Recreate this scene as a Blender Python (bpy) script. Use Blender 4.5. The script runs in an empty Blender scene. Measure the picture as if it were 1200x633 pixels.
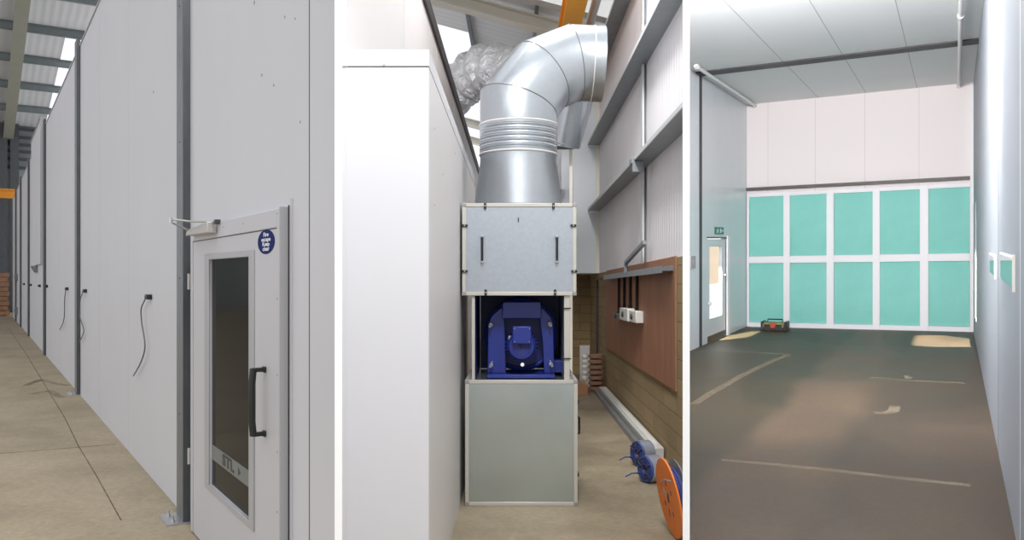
import bpy, bmesh, math, random
from mathutils import Vector, Matrix
random.seed(7)
C = bpy.context.scene.collection
FPX, U0, V0, HC = 981.0, 600.0, 333.0, 1.6      # focal length in px, principal column, horizon row, eye height

# ------------------------------------------------------------------ local frames of the three bays
class Frame:
    """s = along the bay, w = across to the right, z = up above the (gently ramped) floor"""
    def __init__(f, vx, vy):
        t = math.atan((vx-U0)/FPX)
        f.sn, f.cs = math.sin(t), math.cos(t); f.yaw = -t
        f.m = (V0-vy)/FPX*f.cs
    def P(f, p):
        s, w, z = p
        return Vector((s*f.sn+w*f.cs, s*f.cs-w*f.sn, z+f.m*s))
    def ray(f, u, v):
        x = (u-U0)/FPX
        ds = x*f.sn+f.cs; dw = x*f.cs-f.sn
        return ds, dw, -(v-V0)/FPX-f.m*ds
    def on_w(f, u, v, W):
        ds, dw, dz = f.ray(u, v); k = W/dw
        return (ds*k, W, HC+dz*k)
    def on_s(f, u, v, S):
        ds, dw, dz = f.ray(u, v); k = S/ds
        return (S, dw*k, HC+dz*k)
    def on_z(f, u, v, Z):
        ds, dw, dz = f.ray(u, v); k = (Z-HC)/dz
        return (ds*k, dw*k, Z)
F1 = Frame(-25, 325); F2 = Frame(604, 340); F3 = Frame(1118, 278)
class World0:
    m = 0.0; yaw = 0.0
    def P(f, p): return Vector(p)
FW = World0()

# ------------------------------------------------------------------ mesh builder
class MB:
    def __init__(s, F): s.F = F; s.v = []; s.f = []
    def add(s, vs, fs):
        o = len(s.v); s.v += [Vector(v) for v in vs]; s.f += [tuple(i+o for i in f) for f in fs]; return s
    def box(s, a0, a1, b0, b1, c0, c1):
        vs = [(a, b, c) for a in (a0, a1) for b in (b0, b1) for c in (c0, c1)]
        return s.add(vs, [(0,1,3,2), (4,6,7,5), (0,4,5,1), (2,3,7,6), (0,2,6,4), (1,5,7,3)])
    def prism(s, poly, off):
        n = len(poly); off = Vector(off); p = [Vector(q) for q in poly]
        return s.add(p+[q+off for q in p], [tuple(range(n)), tuple(range(2*n-1, n-1, -1))]+[(i, (i+1) % n, n+(i+1) % n, n+i) for i in range(n)])
    def plan(s, poly, z0, z1):
        return s.prism([(a, b, z0) for a, b in poly], (0, 0, z1-z0))
    def lathe(s, c, ax, prof, n=32, cap=True, ref=None):
        c = Vector(c); ax = Vector(ax).normalized()
        e1 = ax.orthogonal().normalized() if ref is None else (Vector(ref)-ax*ax.dot(Vector(ref))).normalized()
        e2 = ax.cross(e1)
        vs = []
        for t, r in prof:
            for i in range(n):
                a = 2*math.pi*i/n
                vs.append(c+ax*t+(e1*math.cos(a)+e2*math.sin(a))*r)
        fs = []
        for k in range(len(prof)-1):
            for i in range(n):
                j = (i+1) % n
                fs.append((k*n+i, k*n+j, (k+1)*n+j, (k+1)*n+i))
        if cap:
            fs.append(tuple(range(n))); fs.append(tuple((len(prof)-1)*n+i for i in range(n)))
        return s.add(vs, fs)
    def torus(s, c, ax, R, r, n=28, k=8):
        c = Vector(c); ax = Vector(ax).normalized(); e1 = ax.orthogonal().normalized(); e2 = ax.cross(e1); vs = []; fs = []
        for i in range(n):
            a = 2*math.pi*i/n; d = e1*math.cos(a)+e2*math.sin(a)
            for j in range(k):
                b = 2*math.pi*j/k
                vs.append(c+d*(R+r*math.cos(b))+ax*r*math.sin(b))
        for i in range(n):
            for j in range(k):
                fs.append((i*k+j, ((i+1) % n)*k+j, ((i+1) % n)*k+(j+1) % k, i*k+(j+1) % k))
        return s.add(vs, fs)
    def tube(s, path, r, n=8, cap=True):
        path = [Vector(p) for p in path]; N = len(path)
        if not isinstance(r, (list, tuple)): r = [r]*N
        T = []
        for i in range(N):
            a = path[max(i-1, 0)]; b = path[min(i+1, N-1)]; T.append((b-a).normalized())
        e = T[0].orthogonal().normalized(); vs = []
        for i in range(N):
            e = (e-T[i]*e.dot(T[i])).normalized(); g = T[i].cross(e)
            for j in range(n):
                a = 2*math.pi*j/n; vs.append(path[i]+(e*math.cos(a)+g*math.sin(a))*r[i])
        fs = [(i*n+j, i*n+(j+1) % n, (i+1)*n+(j+1) % n, (i+1)*n+j) for i in range(N-1) for j in range(n)]
        if cap: fs += [tuple(range(n)), tuple((N-1)*n+j for j in range(n))]
        return s.add(vs, fs)
    def build(s, name, mat, parent=None, origin=None, smooth=True, bevel=0, label=None, noise=None):
        F = s.F
        wv = [F.P(v) for v in s.v]
        if parent is not None: o = Vector(parent['_o'])
        else:
            if origin is None:
                xs = [v.x for v in wv]; ys = [v.y for v in wv]; zs = [v.z for v in wv]
                o = Vector(((min(xs)+max(xs))/2, (min(ys)+max(ys))/2, min(zs)))
            else: o = F.P(origin)
        me = bpy.data.meshes.new(name); bm = bmesh.new()
        lay = bm.verts.layers.float_vector.new('loc'); uv = bm.loops.layers.uv.new('UVMap')
        Ri = Matrix.Rotation(-F.yaw, 3, 'Z')
        bv = [bm.verts.new(Ri@(v-o)) for v in wv]
        for i, v in enumerate(bv): v[lay] = s.v[i]
        for f in s.f:
            try: bm.faces.new([bv[i] for i in f])
            except ValueError: pass
        bm.normal_update()
        for f in bm.faces:
            L = [Vector(l.vert[lay]) for l in f.loops]
            nx = Vector((0, 0, 0))
            for i in range(len(L)):
                a = L[i]; b = L[(i+1) % len(L)]
                nx += a.cross(b)
            ax = max(range(3), key=lambda k: abs(nx[k]))
            for l, p in zip(f.loops, L):
                l[uv].uv = (p[1], p[2]) if ax == 0 else ((p[0], p[2]) if ax == 1 else (p[0], p[1]))
        bmesh.ops.recalc_face_normals(bm, faces=bm.faces)
        bm.verts.layers.float_vector.remove(lay); bm.to_mesh(me); bm.free()
        me.materials.append(mat)
        if smooth:
            me.polygons.foreach_set('use_smooth', [True]*len(me.polygons))
            me.set_sharp_from_angle(angle=math.radians(35))
        ob = bpy.data.objects.new(name, me); C.objects.link(ob)
        if parent is not None: ob.parent = parent; ob['_o'] = parent['_o']
        else: ob.location = o; ob.rotation_euler = (0, 0, F.yaw); ob['_o'] = tuple(o)
        if bevel:
            b = ob.modifiers.new('bevel', 'BEVEL'); b.width = bevel; b.segments = 2; b.limit_method = 'ANGLE'; b.angle_limit = math.radians(40)
            b.harden_normals = False
        if label: ob['label'] = label
        return ob

def tag(o, label, cat, group=None):
    o['label'] = label; o['category'] = cat
    if group: o['group'] = group
    return o
def struct(o, label=None, cat=None):
    o['kind'] = 'structure'
    if label: o['label'] = label
    if cat: o['category'] = cat
    return o
def thing(name, F, base, label, cat, group=None):
    o = bpy.data.objects.new(name, None); C.objects.link(o)
    o.empty_display_size = .1
    p = F.P(base); o.location = p; o.rotation_euler = (0, 0, F.yaw); o['_o'] = tuple(p)
    return tag(o, label, cat, group)
def dup(o, F, d, label=None, parent=None):
    c = o.copy(); C.objects.link(c)
    if parent is None:
        c.location = Vector(o.location)+F.P(d)
        c['_o'] = tuple(c.location)
        if label: c['label'] = label
    else: c.parent = parent
    for ch in list(o.children): dup(ch, F, d, None, c)
    return c
def text_mesh(name, txt, size, F, at, right, up, mat, parent, depth=.001, bold=.0, spacing=1.0, center=True, sx=1.0):
    """flat lettering laid on a surface; right/up are local-frame unit vectors"""
    cu = bpy.data.curves.new('t', 'FONT'); cu.body = txt; cu.size = size; cu.extrude = depth; cu.offset = bold
    cu.align_x = 'CENTER' if center else 'LEFT'; cu.align_y = 'CENTER'; cu.space_character = spacing
    to = bpy.data.objects.new('t', cu); C.objects.link(to)
    dg = bpy.context.evaluated_depsgraph_get(); dg.update()
    me = bpy.data.meshes.new_from_object(to.evaluated_get(dg))
    bpy.data.objects.remove(to); bpy.data.curves.remove(cu)
    r = Vector(right); u = Vector(up); a = Vector(at)
    o = Vector(parent['_o'])
    nW = None
    rW = F.P(a+r)-F.P(a); uW = F.P(a+u)-F.P(a); nW = rW.cross(uW).normalized()
    aW = F.P(a)
    Ri = Matrix.Rotation(-F.yaw, 3, 'Z')
    for v in me.vertices: v.co = Ri@(aW+rW*v.co.x*sx+uW*v.co.y+nW*v.co.z-o)
    me.name = name; me.materials.clear(); me.materials.append(mat)
    ob = bpy.data.objects.new(name, me); C.objects.link(ob); ob.parent = parent; ob['_o'] = parent['_o']
    return ob

# ------------------------------------------------------------------ materials
def S(r, g, b):
    return tuple(((c/255)/12.92 if c/255 <= .04045 else ((c/255+.055)/1.055)**2.4) for c in (r, g, b))+(1,)
def mat(name, col, rough=.6, metal=0, var=0, vscale=3, bump=0, bscale=40, spec=.5, col2=None, stretch=None, coord='Object', emit=None, rvar=0):
    m = bpy.data.materials.new(name); m.use_nodes = True; nt = m.node_tree; N = nt.nodes; L = nt.links
    b = N['Principled BSDF']; b.inputs['Base Color'].default_value = col; b.inputs['Roughness'].default_value = rough
    b.inputs['Metallic'].default_value = metal; b.inputs['Specular IOR Level'].default_value = spec
    tc = N.new('ShaderNodeTexCoord'); mp = N.new('ShaderNodeMapping'); L.new(tc.outputs[coord], mp.inputs[0])
    if stretch: mp.inputs['Scale'].default_value = stretch
    if var or col2:
        n = N.new('ShaderNodeTexNoise'); n.inputs['Scale'].default_value = vscale; n.inputs['Detail'].default_value = 6
        n.inputs['Roughness'].default_value = .6
        L.new(mp.outputs[0], n.inputs['Vector'])
        r = N.new('ShaderNodeValToRGB'); r.color_ramp.elements[0].position = .32; r.color_ramp.elements[1].position = .68
        c2 = col2 or tuple(min(1, c*(1-var)) for c in col[:3])+(1,)
        r.color_ramp.elements[0].color = c2; r.color_ramp.elements[1].color = col
        L.new(n.outputs['Fac'], r.inputs[0]); L.new(r.outputs[0], b.inputs['Base Color'])
        if rvar:
            mr = N.new('ShaderNodeMapRange'); mr.inputs['To Min'].default_value = max(.02, rough-rvar); mr.inputs['To Max'].default_value = rough+rvar
            L.new(n.outputs['Fac'], mr.inputs['Value']); L.new(mr.outputs[0], b.inputs['Roughness'])
    if bump:
        n2 = N.new('ShaderNodeTexNoise'); n2.inputs['Scale'].default_value = bscale; n2.inputs['Detail'].default_value = 4
        L.new(mp.outputs[0], n2.inputs['Vector'])
        bp = N.new('ShaderNodeBump'); bp.inputs['Strength'].default_value = bump; bp.inputs['Distance'].default_value = .01
        L.new(n2.outputs['Fac'], bp.inputs['Height']); L.new(bp.outputs[0], b.inputs['Normal'])
    if emit:
        b.inputs['Emission Color'].default_value = emit[0]; b.inputs['Emission Strength'].default_value = emit[1]
    return m
M = {}
M['panel1'] = mat('insulated_booth_panel', S(201,201,206), .45, var=.03, vscale=1.3, spec=.35)
M['panel'] = mat('white_booth_panel', S(207,205,205), .45, var=.035, vscale=1.3, spec=.35)
M['panel_bright'] = mat('white_cabinet_paint', S(206,206,210), .5, var=.015, vscale=2, spec=.3)
M['panel_grey'] = mat('pale_grey_panel', S(222,228,233), .3, var=.03, vscale=2, spec=.5)
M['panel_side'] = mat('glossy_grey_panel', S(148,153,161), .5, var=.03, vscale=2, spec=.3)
M['panel_pink'] = mat('warm_white_panel', S(247,240,240), .6, spec=.2)
M['ceil3'] = mat('booth_ceiling_panel', S(224,228,229), .5, var=.03, vscale=1.5)
M['partition'] = mat('partition_white', S(253,253,253), .8, spec=.1)
M['joint'] = mat('panel_joint', S(168,168,172), .7)
M['joint_faint'] = mat('faint_panel_joint', S(184,184,189), .6)
M['joint_dark'] = mat('dark_panel_joint', S(95,97,100), .7)
M['joint_pale'] = mat('pale_panel_joint', S(226,218,218), .7)
M['door_white'] = mat('door_paint', S(190,189,194), .45, var=.02, vscale=4)
M['door_grey'] = mat('door_edge_trim', S(166,166,169), .4)
M['gasket'] = mat('rubber_gasket', S(60,60,62), .6)
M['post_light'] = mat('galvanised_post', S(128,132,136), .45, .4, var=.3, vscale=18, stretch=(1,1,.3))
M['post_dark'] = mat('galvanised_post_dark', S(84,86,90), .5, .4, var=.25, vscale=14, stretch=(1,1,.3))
M['black_trim'] = mat('black_edge_trim', S(58,56,58), .55)
M['galv'] = mat('galvanised_sheet', S(178,184,190), .3, .95, var=.05, vscale=20, bump=.02, bscale=6, rvar=.03)
M['galv_panel'] = mat('galvanised_panel', S(170,177,185), .42, .65, var=.1, vscale=30, rvar=.08)
M['galv_base'] = mat('galvanised_base_panel', S(184,194,195), .24, .9, var=.05, vscale=2, rvar=.06, bump=.25, bscale=1.6)
M['galv_seam'] = mat('duct_seam', S(120,122,124), .45, .6)
M['sealant'] = mat('seam_sealant', S(214,210,206), .6, .2)
M['alu'] = mat('aluminium_profile', S(188,185,178), .4, .3)
M['alu_dull'] = mat('aluminium_corner', S(150,150,148), .45, .5)
M['black'] = mat('black_plastic', S(26,27,29), .35)
M['rubber'] = mat('cable_rubber', S(92,94,98), .5)
M['darkglass'] = mat('dark_glass', S(20,20,19), .1, spec=.06)  # near-black: the unlit booth interior is put into the glass colour
M['white_txt'] = mat('white_print', S(240,242,246), .5)
M['sign_blue'] = mat('sign_blue', S(18,32,96), .6, spec=.1)
M['sign_green'] = mat('sign_green', S(20,112,92), .4)
M['frost'] = mat('frosted_film', S(112,116,114), .5)
M['silver'] = mat('silver_metal', S(190,190,192), .3, .8)
M['closer'] = mat('door_closer_paint', S(186,182,178), .4, .3)
M['fan_blue'] = mat('fan_blue_paint', S(26,44,128), .38, var=.1, vscale=6)
M['fan_dark'] = mat('fan_dark_blue', S(22,36,112), .45)
M['orange'] = mat('orange_board', S(222,120,44), .6, var=.12, vscale=12)
M['crane'] = mat('crane_yellow_paint', S(244,168,24), .45)
M['crane2'] = mat('crane_orange_paint', S(226,150,30), .5)
M['rope'] = mat('blue_cable', S(52,66,128), .45)
M['wrap'] = mat('grey_wrap_film', S(150,156,170), .25, .2, var=.2, vscale=20)
M['ply'] = mat('plywood', S(164,114,84), .6, col2=S(142,96,70), vscale=3, stretch=(6,6,.6))
M['purlin'] = mat('steel_purlin', S(128,136,138), .55, .3, var=.15, vscale=6)
M['rail'] = mat('galvanised_rail', S(150,156,160), .4, .4, var=.15, vscale=8)
M['beam_cream'] = mat('cream_painted_steel', S(232,228,216), .6)
M['beam_grey'] = mat('grey_painted_steel', S(205,208,208), .55)
M['beam_olive'] = mat('primer_painted_rafter', S(138,138,124), .6, var=.06, vscale=3)
M['cardboard'] = mat('cardboard', S(176,132,96), .8, var=.1)
M['clay'] = mat('brown_clay', S(160,122,102), .7, var=.3, vscale=30)
M['white_plastic'] = mat('white_plastic', S(226,226,220), .4)
M['trunk'] = mat('pale_trunking', S(208,208,206), .35, .1)
M['hose'] = mat('floor_mark', S(200,190,170), .8)
M['tool_body'] = mat('toolbox_black', S(44,42,40), .45)
M['tool_lid'] = mat('toolbox_olive', S(132,134,92), .5)
M['tool_red'] = mat('toolbox_red', S(206,70,50), .5)
M['filter'] = mat('green_filter_mat', S(152,221,212), .9, var=.1, vscale=1.2, bump=.3, bscale=120, spec=.1, col2=S(136,211,200))
M['frame_white'] = mat('filter_frame_white', S(246,246,250), .45, spec=.3)
M['pipe'] = mat('white_pipe', S(226,226,226), .35)
M['dark_rail'] = mat('dark_strip', S(86,80,78), .5)
M['timber'] = mat('brown_timber', S(170,128,96), .8, var=.3, vscale=4)
M['hallgrey'] = mat('hall_cladding_grey', S(150,156,158), .6, var=.12, vscale=.8)
M['leaf'] = mat('hedge_green', S(120,146,104), .9, var=.5, vscale=3)

def floor_mat(name, base, dark, light, rough, scale=1.2, bands=None, spec=.5):
    m = bpy.data.materials.new(name); m.use_nodes = True; nt = m.node_tree; N = nt.nodes; L = nt.links
    b = N['Principled BSDF']; b.inputs['Roughness'].default_value = rough; b.inputs['Specular IOR Level'].default_value = spec
    tc = N.new('ShaderNodeTexCoord')
    n1 = N.new('ShaderNodeTexNoise'); n1.inputs['Scale'].default_value = scale; n1.inputs['Detail'].default_value = 8; n1.inputs['Roughness'].default_value = .65
    n1.inputs['Distortion'].default_value = .4
    L.new(tc.outputs['UV'], n1.inputs['Vector'])
    r = N.new('ShaderNodeValToRGB'); e = r.color_ramp.elements
    e[0].position = .3; e[0].color = dark; e[1].position = .72; e[1].color = light
    x = e.new(.5); x.color = base
    L.new(n1.outputs['Fac'], r.inputs[0]); out = r.outputs[0]
    n2 = N.new('ShaderNodeTexNoise'); n2.inputs['Scale'].default_value = 28; n2.inputs['Detail'].default_value = 6
    L.new(tc.outputs['UV'], n2.inputs['Vector'])
    mx = N.new('ShaderNodeMix'); mx.data_type = 'RGBA'; mx.blend_type = 'OVERLAY'; mx.inputs[0].default_value = .35
    L.new(out, mx.inputs[6]); L.new(n2.outputs['Color'], mx.inputs[7])
    bw = N.new('ShaderNodeRGBToBW'); L.new(n2.outputs['Color'], bw.inputs[0]); L.new(bw.outputs[0], mx.inputs[7])
    out = mx.outputs[2]
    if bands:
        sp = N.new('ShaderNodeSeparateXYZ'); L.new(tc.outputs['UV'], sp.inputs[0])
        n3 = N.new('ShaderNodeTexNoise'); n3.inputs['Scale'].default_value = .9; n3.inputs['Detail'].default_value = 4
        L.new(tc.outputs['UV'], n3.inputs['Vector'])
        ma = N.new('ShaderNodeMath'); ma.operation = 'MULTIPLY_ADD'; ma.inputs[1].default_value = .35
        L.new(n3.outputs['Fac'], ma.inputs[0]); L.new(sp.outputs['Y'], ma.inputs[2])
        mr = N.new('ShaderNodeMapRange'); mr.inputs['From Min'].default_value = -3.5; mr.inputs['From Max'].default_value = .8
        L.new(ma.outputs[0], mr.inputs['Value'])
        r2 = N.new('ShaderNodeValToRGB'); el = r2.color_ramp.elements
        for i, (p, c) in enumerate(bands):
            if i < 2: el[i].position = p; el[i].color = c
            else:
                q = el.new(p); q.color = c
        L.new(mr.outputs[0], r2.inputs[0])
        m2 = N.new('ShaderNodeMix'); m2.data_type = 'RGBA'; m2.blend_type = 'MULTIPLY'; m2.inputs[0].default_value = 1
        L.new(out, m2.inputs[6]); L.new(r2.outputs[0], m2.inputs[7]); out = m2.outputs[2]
    L.new(out, b.inputs['Base Color'])
    mr2 = N.new('ShaderNodeMapRange'); mr2.inputs['To Min'].default_value = rough-.12; mr2.inputs['To Max'].default_value = rough+.15
    L.new(n1.outputs['Fac'], mr2.inputs['Value']); L.new(mr2.outputs[0], b.inputs['Roughness'])
    return m
M['floor1'] = floor_mat('concrete_sand', S(156,143,120), S(138,126,105), S(168,155,132), .7, 1.0)
M['floor2'] = floor_mat('concrete_ochre', S(140,128,106), S(120,109,90), S(156,144,122), .6, 1.4)
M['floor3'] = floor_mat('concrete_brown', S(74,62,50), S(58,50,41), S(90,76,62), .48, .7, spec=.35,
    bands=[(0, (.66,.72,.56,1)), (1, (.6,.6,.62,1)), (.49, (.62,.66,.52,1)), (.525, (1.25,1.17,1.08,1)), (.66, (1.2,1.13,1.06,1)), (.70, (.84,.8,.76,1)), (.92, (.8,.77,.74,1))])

def ridged(name, col, dist, rough=.55, axis='X', depth=.02, metal=0):
    m = mat(name, col, rough, metal, var=.05, vscale=1.5); nt = m.node_tree; N = nt.nodes; L = nt.links
    tc = N.new('ShaderNodeTexCoord'); wv = N.new('ShaderNodeTexWave'); wv.wave_profile = 'SAW' if False else 'SIN'; wv.bands_direction = axis
    wv.inputs['Scale'].default_value = .314/dist
    L.new(tc.outputs['UV'], wv.inputs['Vector'])
    bp = N.new('ShaderNodeBump'); bp.inputs['Strength'].default_value = .5; bp.inputs['Distance'].default_value = depth
    L.new(wv.outputs['Fac'], bp.inputs['Height']); L.new(bp.outputs[0], N['Principled BSDF'].inputs['Normal'])
    return m
M['cladding'] = ridged('ribbed_white_cladding', S(242,240,244), .12, depth=.012)
M['roofsheet'] = ridged('ribbed_roof_sheet', S(206,206,208), .25, axis='Y', depth=.02)
M['roofsheet2'] = ridged('ribbed_roof_sheet_right', S(244,244,244), .25, axis='X', depth=.02)

def block_mat():
    m = bpy.data.materials.new('concrete_block'); m.use_nodes = True; nt = m.node_tree; N = nt.nodes; L = nt.links
    b = N['Principled BSDF']; b.inputs['Roughness'].default_value = .9
    tc = N.new('ShaderNodeTexCoord'); br = N.new('ShaderNodeTexBrick')
    br.inputs['Scale'].default_value = 1; br.inputs['Brick Width'].default_value = .62; br.inputs['Row Height'].default_value = .165
    br.inputs['Mortar Size'].default_value = .006; br.inputs['Mortar Smooth'].default_value = .4
    br.inputs['Color1'].default_value = S(160,138,102); br.inputs['Color2'].default_value = S(146,126,92); br.inputs['Mortar'].default_value = S(122,104,76)
    L.new(tc.outputs['UV'], br.inputs['Vector'])
    n = N.new('ShaderNodeTexNoise'); n.inputs['Scale'].default_value = 60; n.inputs['Detail'].default_value = 5; L.new(tc.outputs['UV'], n.inputs['Vector'])
    mx = N.new('ShaderNodeMix'); mx.data_type = 'RGBA'; mx.blend_type = 'OVERLAY'; mx.inputs[0].default_value = .4
    L.new(br.outputs['Color'], mx.inputs[6]); L.new(n.outputs['Fac'], mx.inputs[7]); L.new(mx.outputs[2], b.inputs['Base Color'])
    bp = N.new('ShaderNodeBump'); bp.inputs['Strength'].default_value = .6; bp.inputs['Distance'].default_value = .01
    L.new(br.outputs['Fac'], bp.inputs['Height']); bp.invert = True; L.new(bp.outputs[0], b.inputs['Normal'])
    return m
M['block'] = block_mat()

def clear_mat(name, tint, gloss=.06, rough=.02):
    m = bpy.data.materials.new(name); m.use_nodes = True; nt = m.node_tree; N = nt.nodes; L = nt.links
    N.remove(N['Principled BSDF']); o = N['Material Output']
    t = N.new('ShaderNodeBsdfTransparent'); t.inputs[0].default_value = tint
    g = N.new('ShaderNodeBsdfGlossy'); g.inputs['Roughness'].default_value = rough
    x = N.new('ShaderNodeMixShader'); x.inputs[0].default_value = gloss
    L.new(t.outputs[0], x.inputs[1]); L.new(g.outputs[0], x.inputs[2]); L.new(x.outputs[0], o.inputs[0])
    return m
M['skylight'] = clear_mat('clear_rooflight', (.97,.98,1,1), .03, .3)
M['glass'] = clear_mat('clear_glass', (.97,.98,.97,1), .05)
M['wallmirror'] = mat('reflective_wall_patch', S(150,158,160), .04, .8)

def foil_mat():
    m = mat('crumpled_foil', S(244,244,247), .4, .35); nt = m.node_tree; N = nt.nodes; L = nt.links
    tc = N.new('ShaderNodeTexCoord'); v = N.new('ShaderNodeTexNoise'); v.inputs['Scale'].default_value = 3.5; v.inputs['Detail'].default_value = 5; v.inputs['Distortion'].default_value = 2.5; L.new(tc.outputs['Object'], v.inputs['Vector'])
    bp = N.new('ShaderNodeBump'); bp.inputs['Strength'].default_value = 1; bp.inputs['Distance'].default_value = .12
    L.new(v.outputs['Fac'], bp.inputs['Height']); L.new(bp.outputs[0], N['Principled BSDF'].inputs['Normal'])
    return m
M['foil'] = foil_mat()
def faded(name, col, dens=.5, scale=14):
    m = bpy.data.materials.new(name); m.use_nodes = True; nt = m.node_tree; N = nt.nodes; L = nt.links
    b = N['Principled BSDF']; b.inputs['Base Color'].default_value = col; b.inputs['Roughness'].default_value = .8
    n = N.new('ShaderNodeTexNoise'); n.inputs['Scale'].default_value = scale; n.inputs['Detail'].default_value = 6
    tc = N.new('ShaderNodeTexCoord'); L.new(tc.outputs['Object'], n.inputs['Vector'])
    r = N.new('ShaderNodeMapRange'); r.inputs['From Min'].default_value = .35; r.inputs['From Max'].default_value = .65
    r.inputs['To Min'].default_value = dens*.35; r.inputs['To Max'].default_value = dens
    L.new(n.outputs['Fac'], r.inputs['Value']); L.new(r.outputs[0], b.inputs['Alpha'])
    return m
M['mark'] = faded('faded_pale_mark', S(184,168,144), .3, 9)
M['cut'] = faded('saw_cut', S(110,94,72), .4, 12)
M['scuff'] = faded('wall_scuff', S(150,150,155), .6, 30)

ORD = ['nearest', 'second', 'third', 'fourth', 'fifth', 'sixth', 'seventh', 'eighth', 'ninth', 'tenth']

# =================================================================== PARTITIONS (thin white walls fanning out between the bays)
def ray_wall(name, ra, rb, Y0, Y1, h, label):
    t = (rb-ra)*Y0; c = (ra+rb)/2
    m = MB(FW).prism([(ra*Y0, Y0, -.02), (rb*Y0, Y0, -.02), (c*Y1+t/2, Y1, -.02), (c*Y1-t/2, Y1, -.02)], (0, 0, h))
    struct(m.build(name, M['partition'], smooth=False), label, 'wall')
ray_wall('wall_partition_left', (392.2-U0)/FPX, (401-U0)/FPX, 3.0, 4.74, 4.9, 'thin white partition between the door bay and the duct bay')
ray_wall('wall_partition_right', (800-U0)/FPX, (808.3-U0)/FPX, 3.0, 12.3, 5.6, 'thin white partition between the duct bay and the empty booth')

# =================================================================== BAY 1 : outside of the booth
W1 = 1.167; H1 = 4.75
a, b_ = -.2075, .208                       # partition rays
def pray(F, r, Y): return (Y*(r*F.sn+F.cs), Y*(r*F.cs-F.sn))
fl = MB(F1).plan([(-1.0, -14), (0, 0), pray(F1, a, 4.7), (6.2, W1+1.0), (46, W1+1.0), (46, -14)], -.12, 0)
fl = struct(fl.build('floor', M['floor1'], smooth=False), 'sandy concrete floor outside the white booth wall', 'floor')
def strip(F, pts, wd, z0=0.0, z1=.002):
    m = MB(F)
    for p, q in zip(pts, pts[1:]):
        p = Vector((p[0], p[1], 0)); q = Vector((q[0], q[1], 0)); d = (q-p).normalized(); n = Vector((-d.y, d.x, 0))*wd/2
        m.prism([p+n+Vector((0, 0, z0)), q+n+Vector((0, 0, z0)), q-n+Vector((0, 0, z0)), p-n+Vector((0, 0, z0))], (0, 0, z1-z0))
    return m
def fp(F, L): return [F.on_z(u, v, 0)[:2] for u, v in L]
strip(F1, fp(F1, [(-60,536), (60,527), (136,520.7)]), .014).build('saw_cut', M['cut'], fl, smooth=False)
strip(F1, fp(F1, [(10,385), (30,414), (55,455), (76,490), (92,523), (112,556), (142,610)]), .008).build('crack', M['cut'], fl, smooth=False)
for L in ([(30,452), (48,445), (62,449), (80,452)], [(36,462), (58,458), (72,466)]):
    strip(F1, fp(F1, L), .1).build('dust_mark', M['mark'], fl, smooth=False)

s0 = F1.on_w(393, 300, W1)[0]; sE = 39.6
sq = F1.on_w(396.5, 300, W1+.1)[0]
wl = MB(F1).plan([(s0, W1), (sE, W1), (sE, W1+.1), (sq, W1+.1)], 0, H1)
wl.box(sE-.1, sE, W1+.1, W1+1.2, 0, H1)
wl = struct(wl.build('wall_left', M['panel1'], smooth=False), 'long white insulated panel wall running back from the fire door', 'wall')
def s_at(u, W=W1): return F1.on_w(u, 300, W)[0]
m = MB(F1)
for u in (151, 117, 70, 60.5, 44, 39, 28): 
    s = s_at(u); m.box(s, s+.008, W1-.001, W1, 0.02, H1-.03)
m.build('panel_joint', M['joint_faint'], wl, smooth=False)
m = MB(F1); s = s_at(363); m.box(s, s+.006, W1-.002, W1, 0.02, H1-.03); m.build('panel_joint', M['joint_dark'], wl, smooth=False)
m = MB(F1)
m.box(sq, sE, W1-.012, W1+.1, H1, H1+.02); m.build('top_capping', M['joint'], wl, smooth=False)
m = MB(F1)                                   # scuffs and small dents
for u, v, r in ((180,108,.012), (298,3,.012), (334,20,.008), (307,88,.008), (321,100,.007), (346,22,.006), (352,143,.006)):
    s, w, z = F1.on_w(u, v, W1); m.lathe((s, W1-.0015, z), (0, 1, 0), [(0, r), (.001, r)], 10)
m.build('scuff_mark', M['scuff'], wl)

# posts
pl = [207, 87.5, 50, 32, 23, 17.5]
postlab = ['thick grey steel post beside the white fire door', 'grey steel post between the second and third hanging cables',
           'grey steel post just before the tall boxed riser', 'thin looking grey post right behind the boxed riser',
           'second to last grey post along the booth wall', 'farthest grey post at the end of the booth wall']
def post(u, label, i):
    s = F1.on_w(u, 300, W1-.045)[0]
    t = thing('steel_post', F1, (s, W1, 0), label, 'post', 'posts along the booth wall')
    bw = .2 if i == 0 else (.28 if i == 1 else .3)
    m = MB(F1); e = .02
    # channel section: outer flange, near flange and lips
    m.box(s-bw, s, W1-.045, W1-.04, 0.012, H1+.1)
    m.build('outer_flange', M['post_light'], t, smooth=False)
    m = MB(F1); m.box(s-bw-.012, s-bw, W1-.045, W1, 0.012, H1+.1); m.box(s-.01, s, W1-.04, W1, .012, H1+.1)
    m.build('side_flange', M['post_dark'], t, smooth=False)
    if i < 2:
        m = MB(F1).box(s-bw-.03, s+.05, W1-.15, W1-.003, 0, .012); m.build('base_plate', M['silver'], t, smooth=False)
        for k in (0, 1):
            m = MB(F1).lathe((s-bw+.04+k*.15, W1-.1, .012), (0, 0, 1), [(0, .014), (.012, .014), (.012, .008), (.035, .008)], 6)
            m.build('anchor_bolt', M['silver'], t)
        for k in range(5):
            m = MB(F1).lathe((s-bw/2, W1-.045, .7+k*.9), (0, -1, 0), [(0, .006), (.004, .005)], 8); m.build('rivet', M['post_dark'], t)
    return t
for i, (u, lb) in enumerate(zip(pl, postlab)): post(u, lb, i)

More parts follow.
